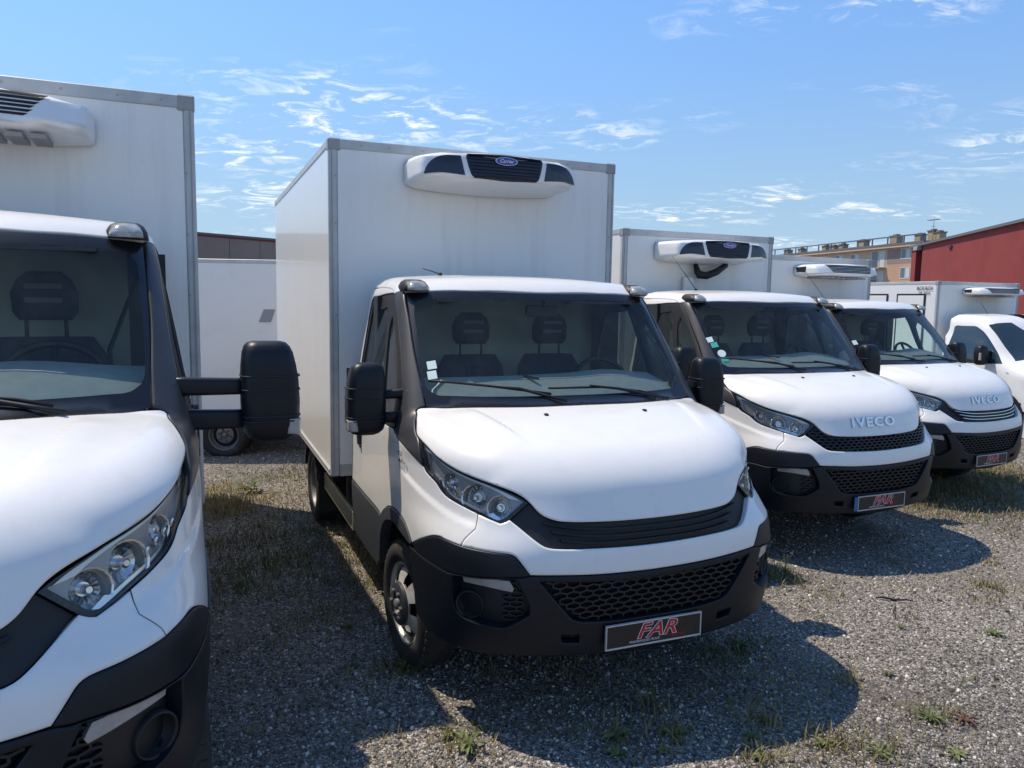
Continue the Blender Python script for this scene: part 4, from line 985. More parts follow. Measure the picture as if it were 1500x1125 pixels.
def chassis(T,yr,yw,hwbox,z0,R=.355,lift=0,guard=True,front=True,frontR=None):
    b=MB()
    for s in (-1,1): b.box((s*.36,yr+.1,.50+lift),(s*.44,-.2,.66+lift),CHAS)
    for y in np.arange(-2.2,yr+.2,-.55): b.box((-.95,y-.03,.66+lift),(.95,y+.03,z0-.005),CHAS)
    b.box((-.8,-2.9,.42+lift),(-.42,-2.3,.62+lift),CHAS,bev=.02)
    b.tube([(-.8,yw,R),(.8,yw,R)],.05,CHAS,10);b.lathe([(-.14,.05),(-.10,.13),(.0,.16),(.10,.13),(.14,.05)],CHAS,20,c=(0,yw,R))
    b.box((-.9,-2.10,.5+lift),(.9,-1.98,z0-.02),CHAS)
    b.obj('chassis_frame',T)
    fr=frontR or R
    add_wheel(T,-.868,-.69,fr,fr,'front',.09);add_wheel(T,.868,-.69,fr,fr,'front',.09)
    for s in (-1,1): add_wheel(T,s*.94,yw,R,R,'dual');add_wheel(T,s*.70,yw,R,R,'dual')
    for s in (-1,1):
        m=MB();n=12
        for k in range(n):
            a0,a1=math.pi*(.08+.84*k/n),math.pi*(.08+.84*(k+1)/n);r_=R+.05
            m.add([(s*.58,yw+r_*math.cos(a0),R+r_*math.sin(a0)),(s*1.06,yw+r_*math.cos(a0),R+r_*math.sin(a0)),(s*1.06,yw+r_*math.cos(a1),R+r_*math.sin(a1)),(s*.58,yw+r_*math.cos(a1),R+r_*math.sin(a1))],[(0,1,2,3)],BLKM)
        m.box((s*.60,yw+.40,.18),(s*1.05,yw+.41,.5),BLKM);m.obj('mudguard',T)
        if guard:
            g=MB();g.box((s*1.0,-1.97,.395),(s*.975,-3.30,.535),GUARD,bev=.004)
            for y in (-2.3,-3.0): g.box((s*.98,y-.03,.5),(s*.93,y+.03,z0),CHAS)
            g.obj('side_guard_rail',T)
    r=MB();r.box((-.95,yr,.45),(.95,yr+.08,.57),CHAS,bev=.01);r.obj('rear_bumper_bar',T)
# ---------- place the trucks ----------
GRP='white refrigerated box trucks parked side by side'
def place(label,X,Y,psi,z,name='box_truck',cat='truck',group=GRP):
    return root(name,label,cat,(X,Y,z),psi,group)
def ground_z(x,y):
    s=(x-.55)*.69+(y-3.9)*.72;u=-(x-.55)*.38+(y-3.9)*.925
    s=np.clip(s,-6,16);g=-.0125*s;q=np.clip(u-3.2,0,8);return g-.022*q*(q/(q+1))
GRP='white refrigerated box trucks parked side by side'
# middle truck
T2=place('white refrigerated truck in the middle with black slatted grille and clean hood without lettering',.55541,3.88125,.388969,0)
build_cab(T2,0,'slat',False)
stick(T2,0,[(-.770,-.783,1.677),(-.780,-.742,1.626)],.052,.055,[PAPER,PAPER])
text_obj('lettering','35C13',.034,BLKP,T2,(-1.0135,-.545,1.235),(math.pi/2,0,-math.pi/2),.0006);text_obj('lettering','DAILY',.026,BLKP,T2,(-1.0135,-.545,1.195),(math.pi/2,0,-math.pi/2),.0006)
cargo_box(T2,1.125,.765,3.134,-2.115,-6.05)
carrier_unit(T2,0,2.862)
chassis(T2,-6.0,-3.72,1.12,.765,.352)
# near truck at the left edge of the picture
T1=place('white refrigerated truck at the left edge, nearest, with long black mirror arm reaching right',-1.814,1.814,.4159,.03)
T1.location=(-1.814,1.814,.03)
build_cab(T1,.147,'slat',False,mx=(1.165,1.39),stickers='T1')
cargo_box(T1,1.058,.86,3.055,-2.115,-6.2,post=.055)
slot_unit(T1,0,2.765,2.945,yf=-1.68)
chassis(T1,-6.15,-3.75,1.05,.86,.38,lift=.147,guard=False)
# third truck
T3=place('white refrigerated truck with chrome lettered hood, honeycomb grille and teal windscreen stickers',2.893,6.517,.4174,-.030)
build_cab(T3,0,'hex',True,stickers='T3',eu=True)
stick(T3,0,[(-.829,-.867,1.751),(-.802,-.821,1.70),(-.77,-.751,1.625),(-.766,-.70,1.565)],.065,.055,[PAPER,TEAL,PAPER,TEAL],(2,))
cargo_box(T3,1.0,.80,2.835,-2.115,-5.2)
carrier_unit(T3,-.02,2.545)
h=MB();h.tube([(-.11,-2.07,2.50),(-.105,-2.04,2.42),(-.09,-2.02,2.385),(-.02,-1.99,2.375),(.12,-2.0,2.42),(.27,-2.03,2.50)],[.025,.035,.045,.04,.038,.03],BLKM,8);h.box((-.25,-2.10,1.2),(-.13,-2.06,2.36),BOXW,bev=.008);h.obj('hose_and_duct',T3)
chassis(T3,-5.15,-3.55,1.0,.80,.35)
# fourth truck
T4=place('white refrigerated truck with chrome lettered hood and chrome striped grille, fourth in row',5.079,8.598,.4730,-.084)
build_cab(T4,0,'chrome',True,stickers='T3')
stick(T4,0,[(-.80,-.82,1.70)],.06,.06,[PAPER])
cargo_box(T4,1.06,.80,2.775,-2.115,-5.6)
slot_unit(T4,.13,2.525,2.685)
chassis(T4,-5.55,-3.6,1.05,.80,.35)
# ---------- the rounder truck at the far right, and the one parked crosswise behind ----------
VAN=Surf(body5,(0,-.95,.80),2.6)
GDARK=mat('dark_tinted_glass',(.02,.035,.042),.04,spec=.8,coat=.5)
def van_cab(T):
    def shell():
        nt_,np_=110,60;ths=np.linspace(-math.pi*.83,math.pi*.83,nt_+1);phs=np.linspace(-.55,math.pi*.5,np_+1)
        A=np.array([(t,p) for p in phs for t in ths]);P=VAN.pos(A);Nn=VAN.nrm(P);F=[]
        for j in range(np_):
            for i in range(nt_):
                a=j*(nt_+1)+i;q=P[a]
                if abs(q[0])>.8 and (q[1]+.69)**2+(q[2]-.36)**2<.43**2: continue
                F.append((a,a+1,a+nt_+2,a+nt_+1))
        P=P*[1,-1,1];Nn=Nn*[1,-1,1]
        me=bpy.data.meshes.new('shell');me.from_pydata(P.tolist(),[],F);me.materials.append(WHITE)
        for p in me.polygons:p.use_smooth=True
        me.normals_split_custom_set_from_vertices([tuple(n) for n in Nn]);me.update();return me
    new_obj('cab_body',cached('vanshell',shell),T)
    def vp(name,key,o,m,**k): return new_obj(name,cached(('van',key,k.get('mirror',False)),lambda:patch(VAN,o,mtl=m,**k)),T)
    WS=[(0,-1.0,1.99),(-.45,-1.04,1.985),(-.80,-1.12,1.96),(-.856,-1.16,1.945),(-.852,-.988,1.775),(-.84,-.82,1.57),(-.85,-.67,1.43),(-.86,-.58,1.33),(-.6,-.52,1.345),(0,-.44,1.37)]
    ws=vp('windscreen','ws',WS,GDARK,sym=True,off=.004,depth=.01,bev=.002)
    SW=[(-.92,-1.80,1.885),(-.92,-1.76,1.919),(-.918,-1.385,1.917),(-.925,-1.263,1.872),(-.932,-1.154,1.798),(-.946,-1.023,1.67),(-.96,-.85,1.467),(-1.0,-.70,1.274),(-1.03,-1.205,1.239),(-1.03,-1.78,1.25)]
    for mir in (False,True):
        vp('side_window','sw',SW,GDARK,mirror=mir,off=.003,depth=.008,bev=.001)
        s=1 if mir else -1
        m=MB();m.loft([[(s*(1.20)+px,-.98+py,z) for px,py in rrect(w,d,.04,4)] for z,w,d in ((1.24,.14,.08),(1.27,.20,.15),(1.45,.21,.17),(1.55,.19,.15),(1.59,.13,.09))],BLK)
        for z in (1.32,1.47): m.loft([[(x,-.96+py,z+pz) for py,pz in rrect(.06,.05,.015,3)] for x in (s*.98,s*1.12)],BLK)
        mm=m.obj('wing_mirror',T);i=MB();i.box((s*1.29,-.93,1.33),(s*1.315,-.89,1.46),FROST,bev=.005);i.obj('indicator',mm)
        c=MB();c.add([(s*1.02,-.72,1.21),(s*1.035,-1.02,1.22),(s*1.02,-1.02,1.42),(s*1.005,-.84,1.42)],[(0,1,2,3)],BLKM);c.obj('mirror_mount',T)
        A=[(-1.03,-.69+.47*math.cos(a),.36+.47*math.sin(a)) for a in np.linspace(0,math.pi,15)]+[(-1.03,-.69+.42*math.cos(a),.36+.42*math.sin(a)) for a in np.linspace(math.pi,0,15)]
        vp('wheel_arch_trim','arch',A,BLKM,mirror=mir,off=.012,depth=.05,bev=.002,grid=.05,step=.03)
        SE=[(-1.03,-1.93,1.20),(-1.03,-1.3,1.19),(-1.03,-.74,1.215),(-1.0,-.90,1.50),(-.96,-1.22,1.72),(-.93,-1.48,1.93),(-.91,-1.65,1.98),(-.91,-1.9,1.98)]
    b=MB();b.tube([(-.35,-1.55,2.06),(-.56,-1.6,2.35)],[.005,.003],BLKM,5);b.lathe([(0,.02),(.03,.012)],BLKM,8,axis='z',c=(-.35,-1.55,2.05));b.obj('antenna',T)
    u=MB();u.box((-.75,-1.9,.4),(.75,.1,.95),CHAS);u.box((-.98,-1.15,.7),(.98,-.25,.95),CHAS);u.obj('underbody',T)
T5=place('white refrigerated truck at the right edge with rounded cab and side hatches in its box',9.78,13.1,.33,-.20)
van_cab(T5)
cb=cargo_box(T5,1.06,.80,2.74,-2.115,-5.5,side_doors=((-3.05,-2.42),(-4.3,-3.35)),caps=True)
for t_,z_,s_ in (('ROI.ROI',2.605,.105),('09. 2024',2.515,.075)):
    o=text_obj('lettering',t_,s_,BLKP,cb,(-1.068,-2.42,z_),(math.pi/2,0,-math.pi/2),.0006)
o=text_obj('lettering','35 C 14',.045,BLKP,T5,(-1.052,-.62,1.13),(math.pi/2,0,-math.pi/2),.0006)
slot_unit(T5,.15,2.50,2.65)
chassis(T5,-5.45,-3.6,1.0,.80,.35)
T0=place('white refrigerated box truck parked crosswise in the gap behind the first two trucks',-8.35,11.15,-math.pi/2+.02,-.14,group=None)
van_cab(T0)
cb=cargo_box(T0,1.05,.50,2.66,-2.115,-5.9)
chassis(T0,-5.8,-4.45,1.0,.55,.31,guard=False)
g_=MB();g_.add([(1.054,-5.03,2.015),(1.054,-5.18,2.015),(1.054,-5.12,1.845),(1.054,-4.96,1.845)],[(0,1,2,3)],SLOT);g_.obj('grey_label',cb)
# ---------- setting: ground ----------
FLIP=False
def ground_material():
    m=bpy.data.materials.new('gravel_ground');m.use_nodes=True;t=m.node_tree;b=t.nodes['Principled BSDF'];b.inputs['Roughness'].default_value=.9;b.inputs['Specular IOR Level'].default_value=.2
    c=N(t,'ShaderNodeTexCoord')
    v=N(t,'ShaderNodeTexVoronoi',i_Scale=85);L(t,c,'Object',v,0)
    cr=N(t,'ShaderNodeValToRGB');e=cr.color_ramp;e.elements[0].color=(.08,.072,.064,1);e.elements[1].color=(.60,.55,.48,1)
    for p,col in ((.35,(.18,.162,.142,1)),(.62,(.28,.25,.22,1)),(.86,(.38,.34,.30,1))):
        k=e.elements.new(p);k.color=col
    sp=N(t,'ShaderNodeSeparateColor');L(t,v,'Color',sp,0);L(t,sp,0,cr,0)
    v2=N(t,'ShaderNodeTexVoronoi',i_Scale=240);L(t,c,'Object',v2,0);sp2=N(t,'ShaderNodeSeparateColor');L(t,v2,'Color',sp2,0)
    r2=N(t,'ShaderNodeMapRange',i_3=.55,i_4=1.35);L(t,sp2,1,r2,0)
    h=N(t,'ShaderNodeHueSaturation');L(t,cr,0,h,'Color');L(t,r2,0,h,'Value')
    n=N(t,'ShaderNodeTexNoise',i_Scale=.8,i_Detail=8,i_Roughness=.7);L(t,c,'Object',n,0)
    r=N(t,'ShaderNodeMapRange',i_1=.5,i_2=.68,i_3=0,i_4=.75);L(t,n,0,r,0)
    x=N(t,'ShaderNodeMix',data_type='RGBA');L(t,r,0,x,0);L(t,h,0,x,6);x.inputs[7].default_value=(.24,.205,.16,1)
    # beyond the yard the ground turns to dry grass
    n4=N(t,'ShaderNodeTexNoise',i_Scale=2.2,i_Detail=5);L(t,c,'Object',n4,0)
    g=N(t,'ShaderNodeMapRange',i_1=.62,i_2=.78,i_3=0,i_4=.5);L(t,n4,0,g,0)
    x2=N(t,'ShaderNodeMix',data_type='RGBA');L(t,g,0,x2,0);L(t,x,2,x2,6);x2.inputs[7].default_value=(.12,.12,.055,1)
    n5=N(t,'ShaderNodeTexNoise',i_Scale=.45,i_Detail=9,i_Roughness=.72,i_Distortion=.4);L(t,c,'Object',n5,0)
    r5=N(t,'ShaderNodeMapRange',i_1=.36,i_2=.64,i_3=.68,i_4=1.22);L(t,n5,0,r5,0);h5=N(t,'ShaderNodeHueSaturation');L(t,x2,2,h5,'Color');L(t,r5,0,h5,'Value')
    L(t,h5,0,b,'Base Color')
    s1=N(t,'ShaderNodeMath',operation='SUBTRACT',i_0=1);L(t,v,0,s1,1)
    bu=N(t,'ShaderNodeBump',i_Strength=.9,i_Distance=.012);L(t,s1,0,bu,'Height');bu2=N(t,'ShaderNodeBump',i_Strength=.6,i_Distance=.004);L(t,v2,0,bu2,'Height');L(t,bu,0,bu2,'Normal');L(t,bu2,0,b,'Normal')
    return m
GM=ground_material()
def grid_mesh(xs,ys,zf,m):
    X,Y=np.meshgrid(xs,ys);Z=zf(X,Y);V=np.stack([X.ravel(),Y.ravel(),Z.ravel()],1);n=len(xs);F=[(j*n+i,j*n+i+1,(j+1)*n+i+1,(j+1)*n+i) for j in range(len(ys)-1) for i in range(n-1)]
    me=bpy.data.meshes.new('ground');me.from_pydata(V.tolist(),[],F);me.materials.append(m)
    for p in me.polygons:p.use_smooth=True
    return me
def undul(x,y): return .010*np.sin(x*2.1+y*.7)+.008*np.sin(y*2.9-x*1.3)+.006*np.sin(5.1*x+3*y)
def gz(x,y): return ground_z(x,y)+undul(x,y)*.7-.008
def spread(lo,hi,fine_lo,fine_hi,fine,far):
    a=list(np.arange(fine_lo,fine_hi,fine));s=fine;v=fine_lo
    L_=[]
    while v>lo: s*=1.35;v-=s;L_.append(max(v,lo))
    R_=[];s=fine;v=a[-1]
    while v<hi: s*=1.35;v+=s;R_.append(min(v,hi))
    return np.array(L_[::-1]+a+R_)
g=new_obj('ground',grid_mesh(spread(-500,500,-8,14,.2,0),spread(-500,700,-1,16,.2,0),gz,GM));g['kind']='structure'
# gravel: loose stones as instances on points
def gravel():
    n=190000
    # density falls with distance from the front of the row
    r=np.sqrt(rng.random(n))*0; yy=2.2+(rng.random(n)**1.9)*16;xx=(rng.random(n)-.5)*(2.2+yy*1.55)+yy*.04
    sz=rng.lognormal(-5.05,.38,n)*(1+.05*np.clip(yy-3,0,10));sz=np.clip(sz,.003,.017)
    zz=gz(xx,yy)+sz*.10
    me=bpy.data.meshes.new('gravel');me.from_pydata(np.stack([xx,yy,zz],1).tolist(),[],[])
    a=me.attributes.new('sz','FLOAT','POINT');a.data.foreach_set('value',sz)
    a=me.attributes.new('rot','FLOAT_VECTOR','POINT');a.data.foreach_set('vector',(rng.random((n,3))*6.28).ravel())
    m=bpy.data.materials.new('loose_stone');m.use_nodes=True;t=m.node_tree;b=t.nodes['Principled BSDF'];b.inputs['Roughness'].default_value=.85
    oi=N(t,'ShaderNodeObjectInfo');cr=N(t,'ShaderNodeValToRGB');e=cr.color_ramp;e.interpolation='LINEAR'
    e.elements[0].color=(.055,.048,.042,1);e.elements[1].color=(.66,.62,.55,1)
    for p,col in ((.30,(.15,.136,.122,1)),(.60,(.26,.232,.205,1)),(.82,(.40,.36,.31,1)),(.93,(.64,.60,.53,1))): k=e.elements.new(p);k.color=col
    L(t,oi,'Random',cr,0);L(t,cr,0,b,'Base Color')
    ng=bpy.data.node_groups.new('gravel','GeometryNodeTree');ng.interface.new_socket('Geometry',in_out='INPUT',socket_type='NodeSocketGeometry');ng.interface.new_socket('Geometry',in_out='OUTPUT',socket_type='NodeSocketGeometry')
    gi=N(ng,'NodeGroupInput');go=N(ng,'NodeGroupOutput');mp_=N(ng,'GeometryNodeMeshToPoints');L(ng,gi,0,mp_,'Mesh')
    ico=N(ng,'GeometryNodeMeshIcoSphere',i_Radius=1.0,i_Subdivisions=1)
    sp=N(ng,'GeometryNodeSetPosition');L(ng,ico,0,sp,0);nz=N(ng,'ShaderNodeTexNoise',i_Scale=.8);po=N(ng,'GeometryNodeInputPosition');L(ng,po,0,nz,0)
    vs=N(ng,'ShaderNodeVectorMath',operation='SUBTRACT');vs.inputs[1].default_value=(.5,.5,.5);L(ng,nz,'Color',vs,0);vm=N(ng,'ShaderNodeVectorMath',operation='MULTIPLY');vm.inputs[1].default_value=(1.3,1.3,1.3);L(ng,vs,0,vm,0);L(ng,vm,0,sp,'Offset')
    sm=N(ng,'GeometryNodeSetMaterial');sm.inputs['Material'].default_value=m;L(ng,sp,0,sm,0)
    ip=N(ng,'GeometryNodeInstanceOnPoints');L(ng,mp_,0,ip,'Points');L(ng,sm,0,ip,'Instance')
    ar=N(ng,'GeometryNodeInputNamedAttribute',data_type='FLOAT_VECTOR');ar.inputs[0].default_value='rot';er=N(ng,'FunctionNodeEulerToRotation');L(ng,ar,0,er,0);L(ng,er,0,ip,'Rotation')
    asz=N(ng,'GeometryNodeInputNamedAttribute',data_type='FLOAT');asz.inputs[0].default_value='sz';cx=N(ng,'ShaderNodeCombineXYZ')
    ml=N(ng,'ShaderNodeMath',operation='MULTIPLY',i_1=.62);L(ng,asz,0,ml,0);L(ng,asz,0,cx,0);ml2=N(ng,'ShaderNodeMath',operation='MULTIPLY',i_1=.82);L(ng,asz,0,ml2,0);L(ng,ml2,0,cx,1);L(ng,ml,0,cx,2);L(ng,cx,0,ip,'Scale')
    L(ng,ip,0,go,0)
    o=new_obj('gravel',me);md=o.modifiers.new('gravel','NODES');md.node_group=ng;o['kind']='stuff';o['label']='loose grey gravel over the yard';return o
gravel()
# ---------- grass and weeds ----------
def leaf_material(name,a,b_):
    m=bpy.data.materials.new(name);m.use_nodes=True;t=m.node_tree;b=t.nodes['Principled BSDF'];b.inputs['Roughness'].default_value=.6
    at=N(t,'ShaderNodeAttribute',attribute_name='tint');mx=N(t,'ShaderNodeMix',data_type='RGBA');L(t,at,'Fac',mx,0);mx.inputs[6].default_value=(*a,1);mx.inputs[7].default_value=(*b_,1);L(t,mx,2,b,'Base Color')
    tr=N(t,'ShaderNodeBsdfTranslucent');L(t,mx,2,tr,0);ms=N(t,'ShaderNodeMixShader');ms.inputs[0].default_value=.3;L(t,b,0,ms,1);L(t,tr,0,ms,2);L(t,ms,0,t.nodes['Material Output'],0);return m
GRASSM=leaf_material('grass_blades',(.065,.095,.022),(.34,.26,.12))
WEEDM=leaf_material('weed_leaves',(.065,.10,.03),(.24,.26,.10))
def px_ground(u,v):
    f=1124.36;d=rt*((u-750)/f)-up*((v-562.5)/f)+fw;o=Vector((0,0,CAM_H));z=0
    for _ in range(4):
        t=(z-o.z)/d.z;p=o+d*t;z=float(gz(np.array(p.x),np.array(p.y)))
    return p.x,p.y
def blades(spots):
    V=[];F=[];Tn=[]
    for x0,y0,rx,n,hh,tint in spots:
        xs=rng.normal(x0,rx,n);ys=rng.normal(y0,rx,n);n=int(n*(.5 if tint<.5 else 1.2));xs=rng.normal(x0,rx,n);ys=rng.normal(y0,rx,n);h=hh*1.35*rng.uniform(.3,1.25,n);a=rng.random(n)*6.283;ln=rng.uniform(.2,1.1,n);w=rng.uniform(.0018,.0042,n)*(1+.06*ys);tt=np.clip(rng.normal(tint,.22,n),0,1);z=gz(xs,ys)
        for i in range(n):
            c,s=math.cos(a[i]),math.sin(a[i]);o=len(V);x,y,zz=xs[i],ys[i],z[i]-.004;W_=w[i];H=h[i];B=ln[i]*H
            V+=[(x-s*W_,y+c*W_,zz),(x+s*W_,y-c*W_,zz),(x+c*B*.4-s*W_*.8,y+s*B*.4+c*W_*.8,zz+H*.6),(x+c*B*.4+s*W_*.8,y+s*B*.4-c*W_*.8,zz+H*.6),(x+c*B,y+s*B,zz+H*.92)]
            F+=[(o,o+1,o+3,o+2),(o+2,o+3,o+4)];Tn+=[tt[i]]*5
    me=bpy.data.meshes.new('grass');me.from_pydata(V,[],F);me.materials.append(GRASSM);a=me.attributes.new('tint','FLOAT','POINT');a.data.foreach_set('value',Tn);return me
# patches of short grass (points on the ground, found from where they lie beside the trucks)
SP=[(380,835,.16,420,.06,.25),(430,820,.16,420,.06,.35),(345,870,.12,260,.05,.25),(470,850,.2,320,.06,.45),(400,790,.2,360,.07,.4),(330,800,.15,200,.06,.3),(335,740,.16,420,.10,.95),(325,752,.14,260,.10,1),(395,765,.2,160,.07,.6),(420,700,.3,200,.06,.6),
(320,718,.18,260,.07,1),(385,725,.2,140,.06,.95),(300,735,.15,300,.08,1),(430,740,.3,160,.05,.8),(360,800,.3,700,.05,.3),(420,860,.3,500,.05,.35),(330,845,.2,400,.06,.2),(460,820,.25,400,.05,.4),(540,820,.12,260,.06,.7),(560,850,.10,220,.05,.6),(1300,730,.4,700,.06,.8),(1160,1010,.2,120,.04,.6),(460,780,.12,220,.07,.3),(500,800,.08,160,.06,.3),(540,860,.1,160,.06,.4),(520,790,.12,150,.05,.35),(590,980,.05,140,.07,.25),(610,978,.04,90,.06,.3),(560,985,.10,90,.05,.5),(500,900,.15,110,.06,.5),(470,920,.15,90,.06,.5),
(1135,840,.10,220,.07,.25),(1150,850,.10,200,.07,.45),(1110,850,.12,160,.06,.3),(1040,960,.10,200,.05,.2),(1080,960,.12,260,.05,.2),(1100,945,.10,150,.05,.2),(950,1040,.06,60,.07,.5),(1060,1010,.12,120,.05,.3),(820,1060,.10,120,.04,.3),(700,1075,.08,160,.04,.35),(660,1078,.05,90,.05,.35),
(1120,1060,.05,60,.08,.9),(1240,1000,.04,30,.10,.9),(1420,690,.6,1800,.09,.75),(1460,700,.5,1400,.08,.55),(1390,715,.5,1200,.08,.85),(1450,735,.4,700,.05,.5),(1350,740,.35,420,.06,.8),(1480,760,.4,400,.05,.5),(1460,860,.14,60,.04,.7),(1440,880,.12,60,.04,.5),(1330,905,.05,50,.06,.4),(1215,875,.08,50,.04,.8),
(1310,825,.1,30,.04,.8),(1440,815,.1,30,.04,.7),(1100,1040,.10,70,.05,.7),(1220,1085,.10,80,.04,.6),(1400,1050,.06,40,.04,.6),(1250,1110,.1,90,.04,.6),(1120,1100,.1,90,.04,.6),(1300,1060,.2,60,.03,.7),(900,990,.3,160,.05,.5),(800,1010,.3,120,.05,.5),(1000,1020,.25,140,.05,.4),(430,1000,.3,120,.04,.5),(350,960,.15,120,.05,.25),(380,1050,.2,100,.04,.4),(470,680,.5,500,.06,.7),(1300,760,.5,300,.04,.6)]
spots=[(*px_ground(u,v),r*1.0,n,h*.8,t) for u,v,r,n,h,t in SP]
for u_,v_ in [(903,1080),(985,1078),(1362,1053),(1205,1092),(684,1098),(1110,1112),(1450,860),(1290,1106)]: spots.append((*px_ground(u_,v_),.06,40,.06,.6))
for _ in range(330):
    y=2.4+rng.random()**1.4*10;x=(rng.random()-.5)*(2+y*1.5);spots.append((x,y,rng.uniform(.04,.15),int(rng.integers(6,30)),.04,rng.uniform(.3,1)))
o=new_obj('grass',blades(spots));o['kind']='stuff';o['label']='thin dry and green grass growing through the gravel'
def rosette(n,ln,wd,tint,up_=.5,stalk=0):
    V=[];F=[];Tn=[]
    for k in range(n):
        a=6.283*k/n+random.uniform(-.7,.7);l=ln*random.uniform(.3,1.2);w=wd*random.uniform(.7,1.2);e=up_*random.uniform(.5,1.4);c,s=math.cos(a),math.sin(a);seg=6;o=len(V);tt=min(1,max(0,random.gauss(tint,.25)))
        for i in range(seg+1):
            t=i/seg;r=l*t*math.cos(e*(1-t*.8));z=l*math.sin(e)*(t-.55*t*t*t)*1.1+.004;ww=w*math.sin(math.pi*min(1,(t*.88+.08)))**.8*.5
            V+=[(c*r-s*ww,s*r+c*ww,z+ww*.35),(c*r,s*r,z),(c*r+s*ww,s*r-c*ww,z+ww*.35)];Tn+=[tt,min(1,tt+.25),tt]
        for i in range(seg): F+=[(o+3*i,o+3*i+1,o+3*i+4,o+3*i+3),(o+3*i+1,o+3*i+2,o+3*i+5,o+3*i+4)]
    for k in range(stalk):
        a=random.uniform(0,6.28);h=random.uniform(.10,.22);b=random.uniform(.02,.07);c,s=math.cos(a),math.sin(a);o=len(V)
        for i in range(5):
            t=i/4;V+=[(c*b*t*t-.0012,s*b*t*t,h*t),(c*b*t*t+.0012,s*b*t*t,h*t)];Tn+=[.9,.9]
        V+=[(c*b-.006,s*b,h),(c*b+.006,s*b,h),(c*b+.004,s*b+.003,h+.02),(c*b-.004,s*b-.003,h+.02)];Tn+=[1]*4
        for i in range(4):F.append((o+2*i,o+2*i+1,o+2*i+3,o+2*i+2))
        F.append((o+10,o+11,o+12,o+13))
    me=bpy.data.meshes.new('weed');me.from_pydata(V,[],F);me.materials.append(WEEDM);a=me.attributes.new('tint','FLOAT','POINT');a.data.foreach_set('value',Tn);return me
WG='weeds growing in the gravel'
WL=[(684,1098,9,.13,.030,.35,1.1,1,'upright leafy green weed at the bottom edge left of the middle'),
(903,1080,14,.12,.030,.75,.35,0,'pale spreading weed in sunny gravel in front of the middle truck plate'),
(905,1108,14,.09,.018,.55,.45,0,'low narrow-leaved weed just below the pale spreading weed at the bottom edge'),
(985,1078,10,.11,.026,.6,.5,3,'weed with thin seed stalks at the shadow edge below the middle truck plate'),
(975,1100,7,.08,.022,.7,.35,0,'small flat weed at the bottom edge right of the pale ones'),
(1362,1053,26,.11,.016,.35,.45,0,'dense green weed tuft in open gravel near the bottom right'),
(1301,990,12,.06,.016,.3,.9,0,'small bright green sprout standing alone in open gravel right of the shadow'),
(1100,1083,14,.06,.016,.3,.8,0,'small green tuft in the gravel below the rounded shadow end'),
(1205,1092,20,.09,.014,.45,.55,0,'green tuft at the bottom edge between middle and right corner'),
(1320,921,10,.07,.012,.5,.7,1,'tiny weed with a thin stalk beside the black stick'),
(1455,930,24,.10,.012,.35,.6,0,'green weed tuft at the right side of the open gravel'),
(1290,1106,10,.11,.018,.6,.4,0,'low weed at the bottom edge near the right corner'),
(1400,1105,12,.10,.018,.7,.35,0,'flat dry weed in the bottom right corner'),
(1110,1112,12,.06,.016,.4,.7,0,'small green weed touching the bottom edge right of the middle'),
(1450,860,18,.08,.012,.5,.5,0,'yellowish weed far right in the sunny gravel'),
(1085,950,24,.11,.016,.2,.9,1,'dark green weed clump in the shade beside the middle truck bumper'),
(505,920,14,.08,.012,.35,.8,1,'small green weed in the shade between the two nearest trucks'),
(592,982,26,.10,.012,.25,1.1,2,'grassy green weed at the foot of the middle truck front tyre'),
(366,722,14,.28,.05,.35,1.2,5,'tall leafy weed with flower stalks behind the long black mirror'),
(655,1082,12,.06,.014,.4,.8,1,'small sunlit weed in the gap of light left of the middle'),
(350,858,18,.10,.018,.2,.9,0,'green weed in the shade beside the nearest truck'),
(1150,838,20,.12,.012,.5,.9,4,'weed with dry stalks between the middle and third trucks')]
for u,v,n,ln,wd,tint,e,st,lab in WL:
    x,y=px_ground(u,v);o=new_obj('weed',rosette(int(n*1.4),ln*.72,wd*.95,tint,e,st),None,(x,y,float(gz(np.array(x),np.array(y)))));o.rotation_euler=(0,0,random.uniform(0,6));o['label']=lab;o['category']='weed';o['group']=WG
x,y=px_ground(1412,1058);b=MB()
for k in range(5):
    a=6.28*k/5;b.tube([(0,0,.01),(.04*math.cos(a),.04*math.sin(a),.03),(.075*math.cos(a),.075*math.sin(a),.012)],[.006,.008,.002],mat('dry_leaf_brown',(.14,.06,.04),.8),5)
o=b.obj('dry_weed',None,(x,y,float(gz(np.array(x),np.array(y)))));o['label']='dead reddish brown weed beside the dense green tuft near the bottom right';o['category']='weed'
p0=px_ground(1283,878);p1=px_ground(1338,885);b=MB();pts=[]
for k in range(7):
    t=k/6;x=p0[0]*(1-t)+p1[0]*t;y=p0[1]*(1-t)+p1[1]*t+.01*math.sin(3*t);pts.append((x-p0[0],y-p0[1],.014+.006*math.sin(9*t)))
b.tube(pts,[.006,.008,.007,.009,.007,.006,.004],BLKM,7);o=b.obj('stick',None,(*p0,float(gz(np.array(p0[0]),np.array(p0[1])))));o['label']='thin black stick lying on the open gravel right of the shadow';o['category']='stick'
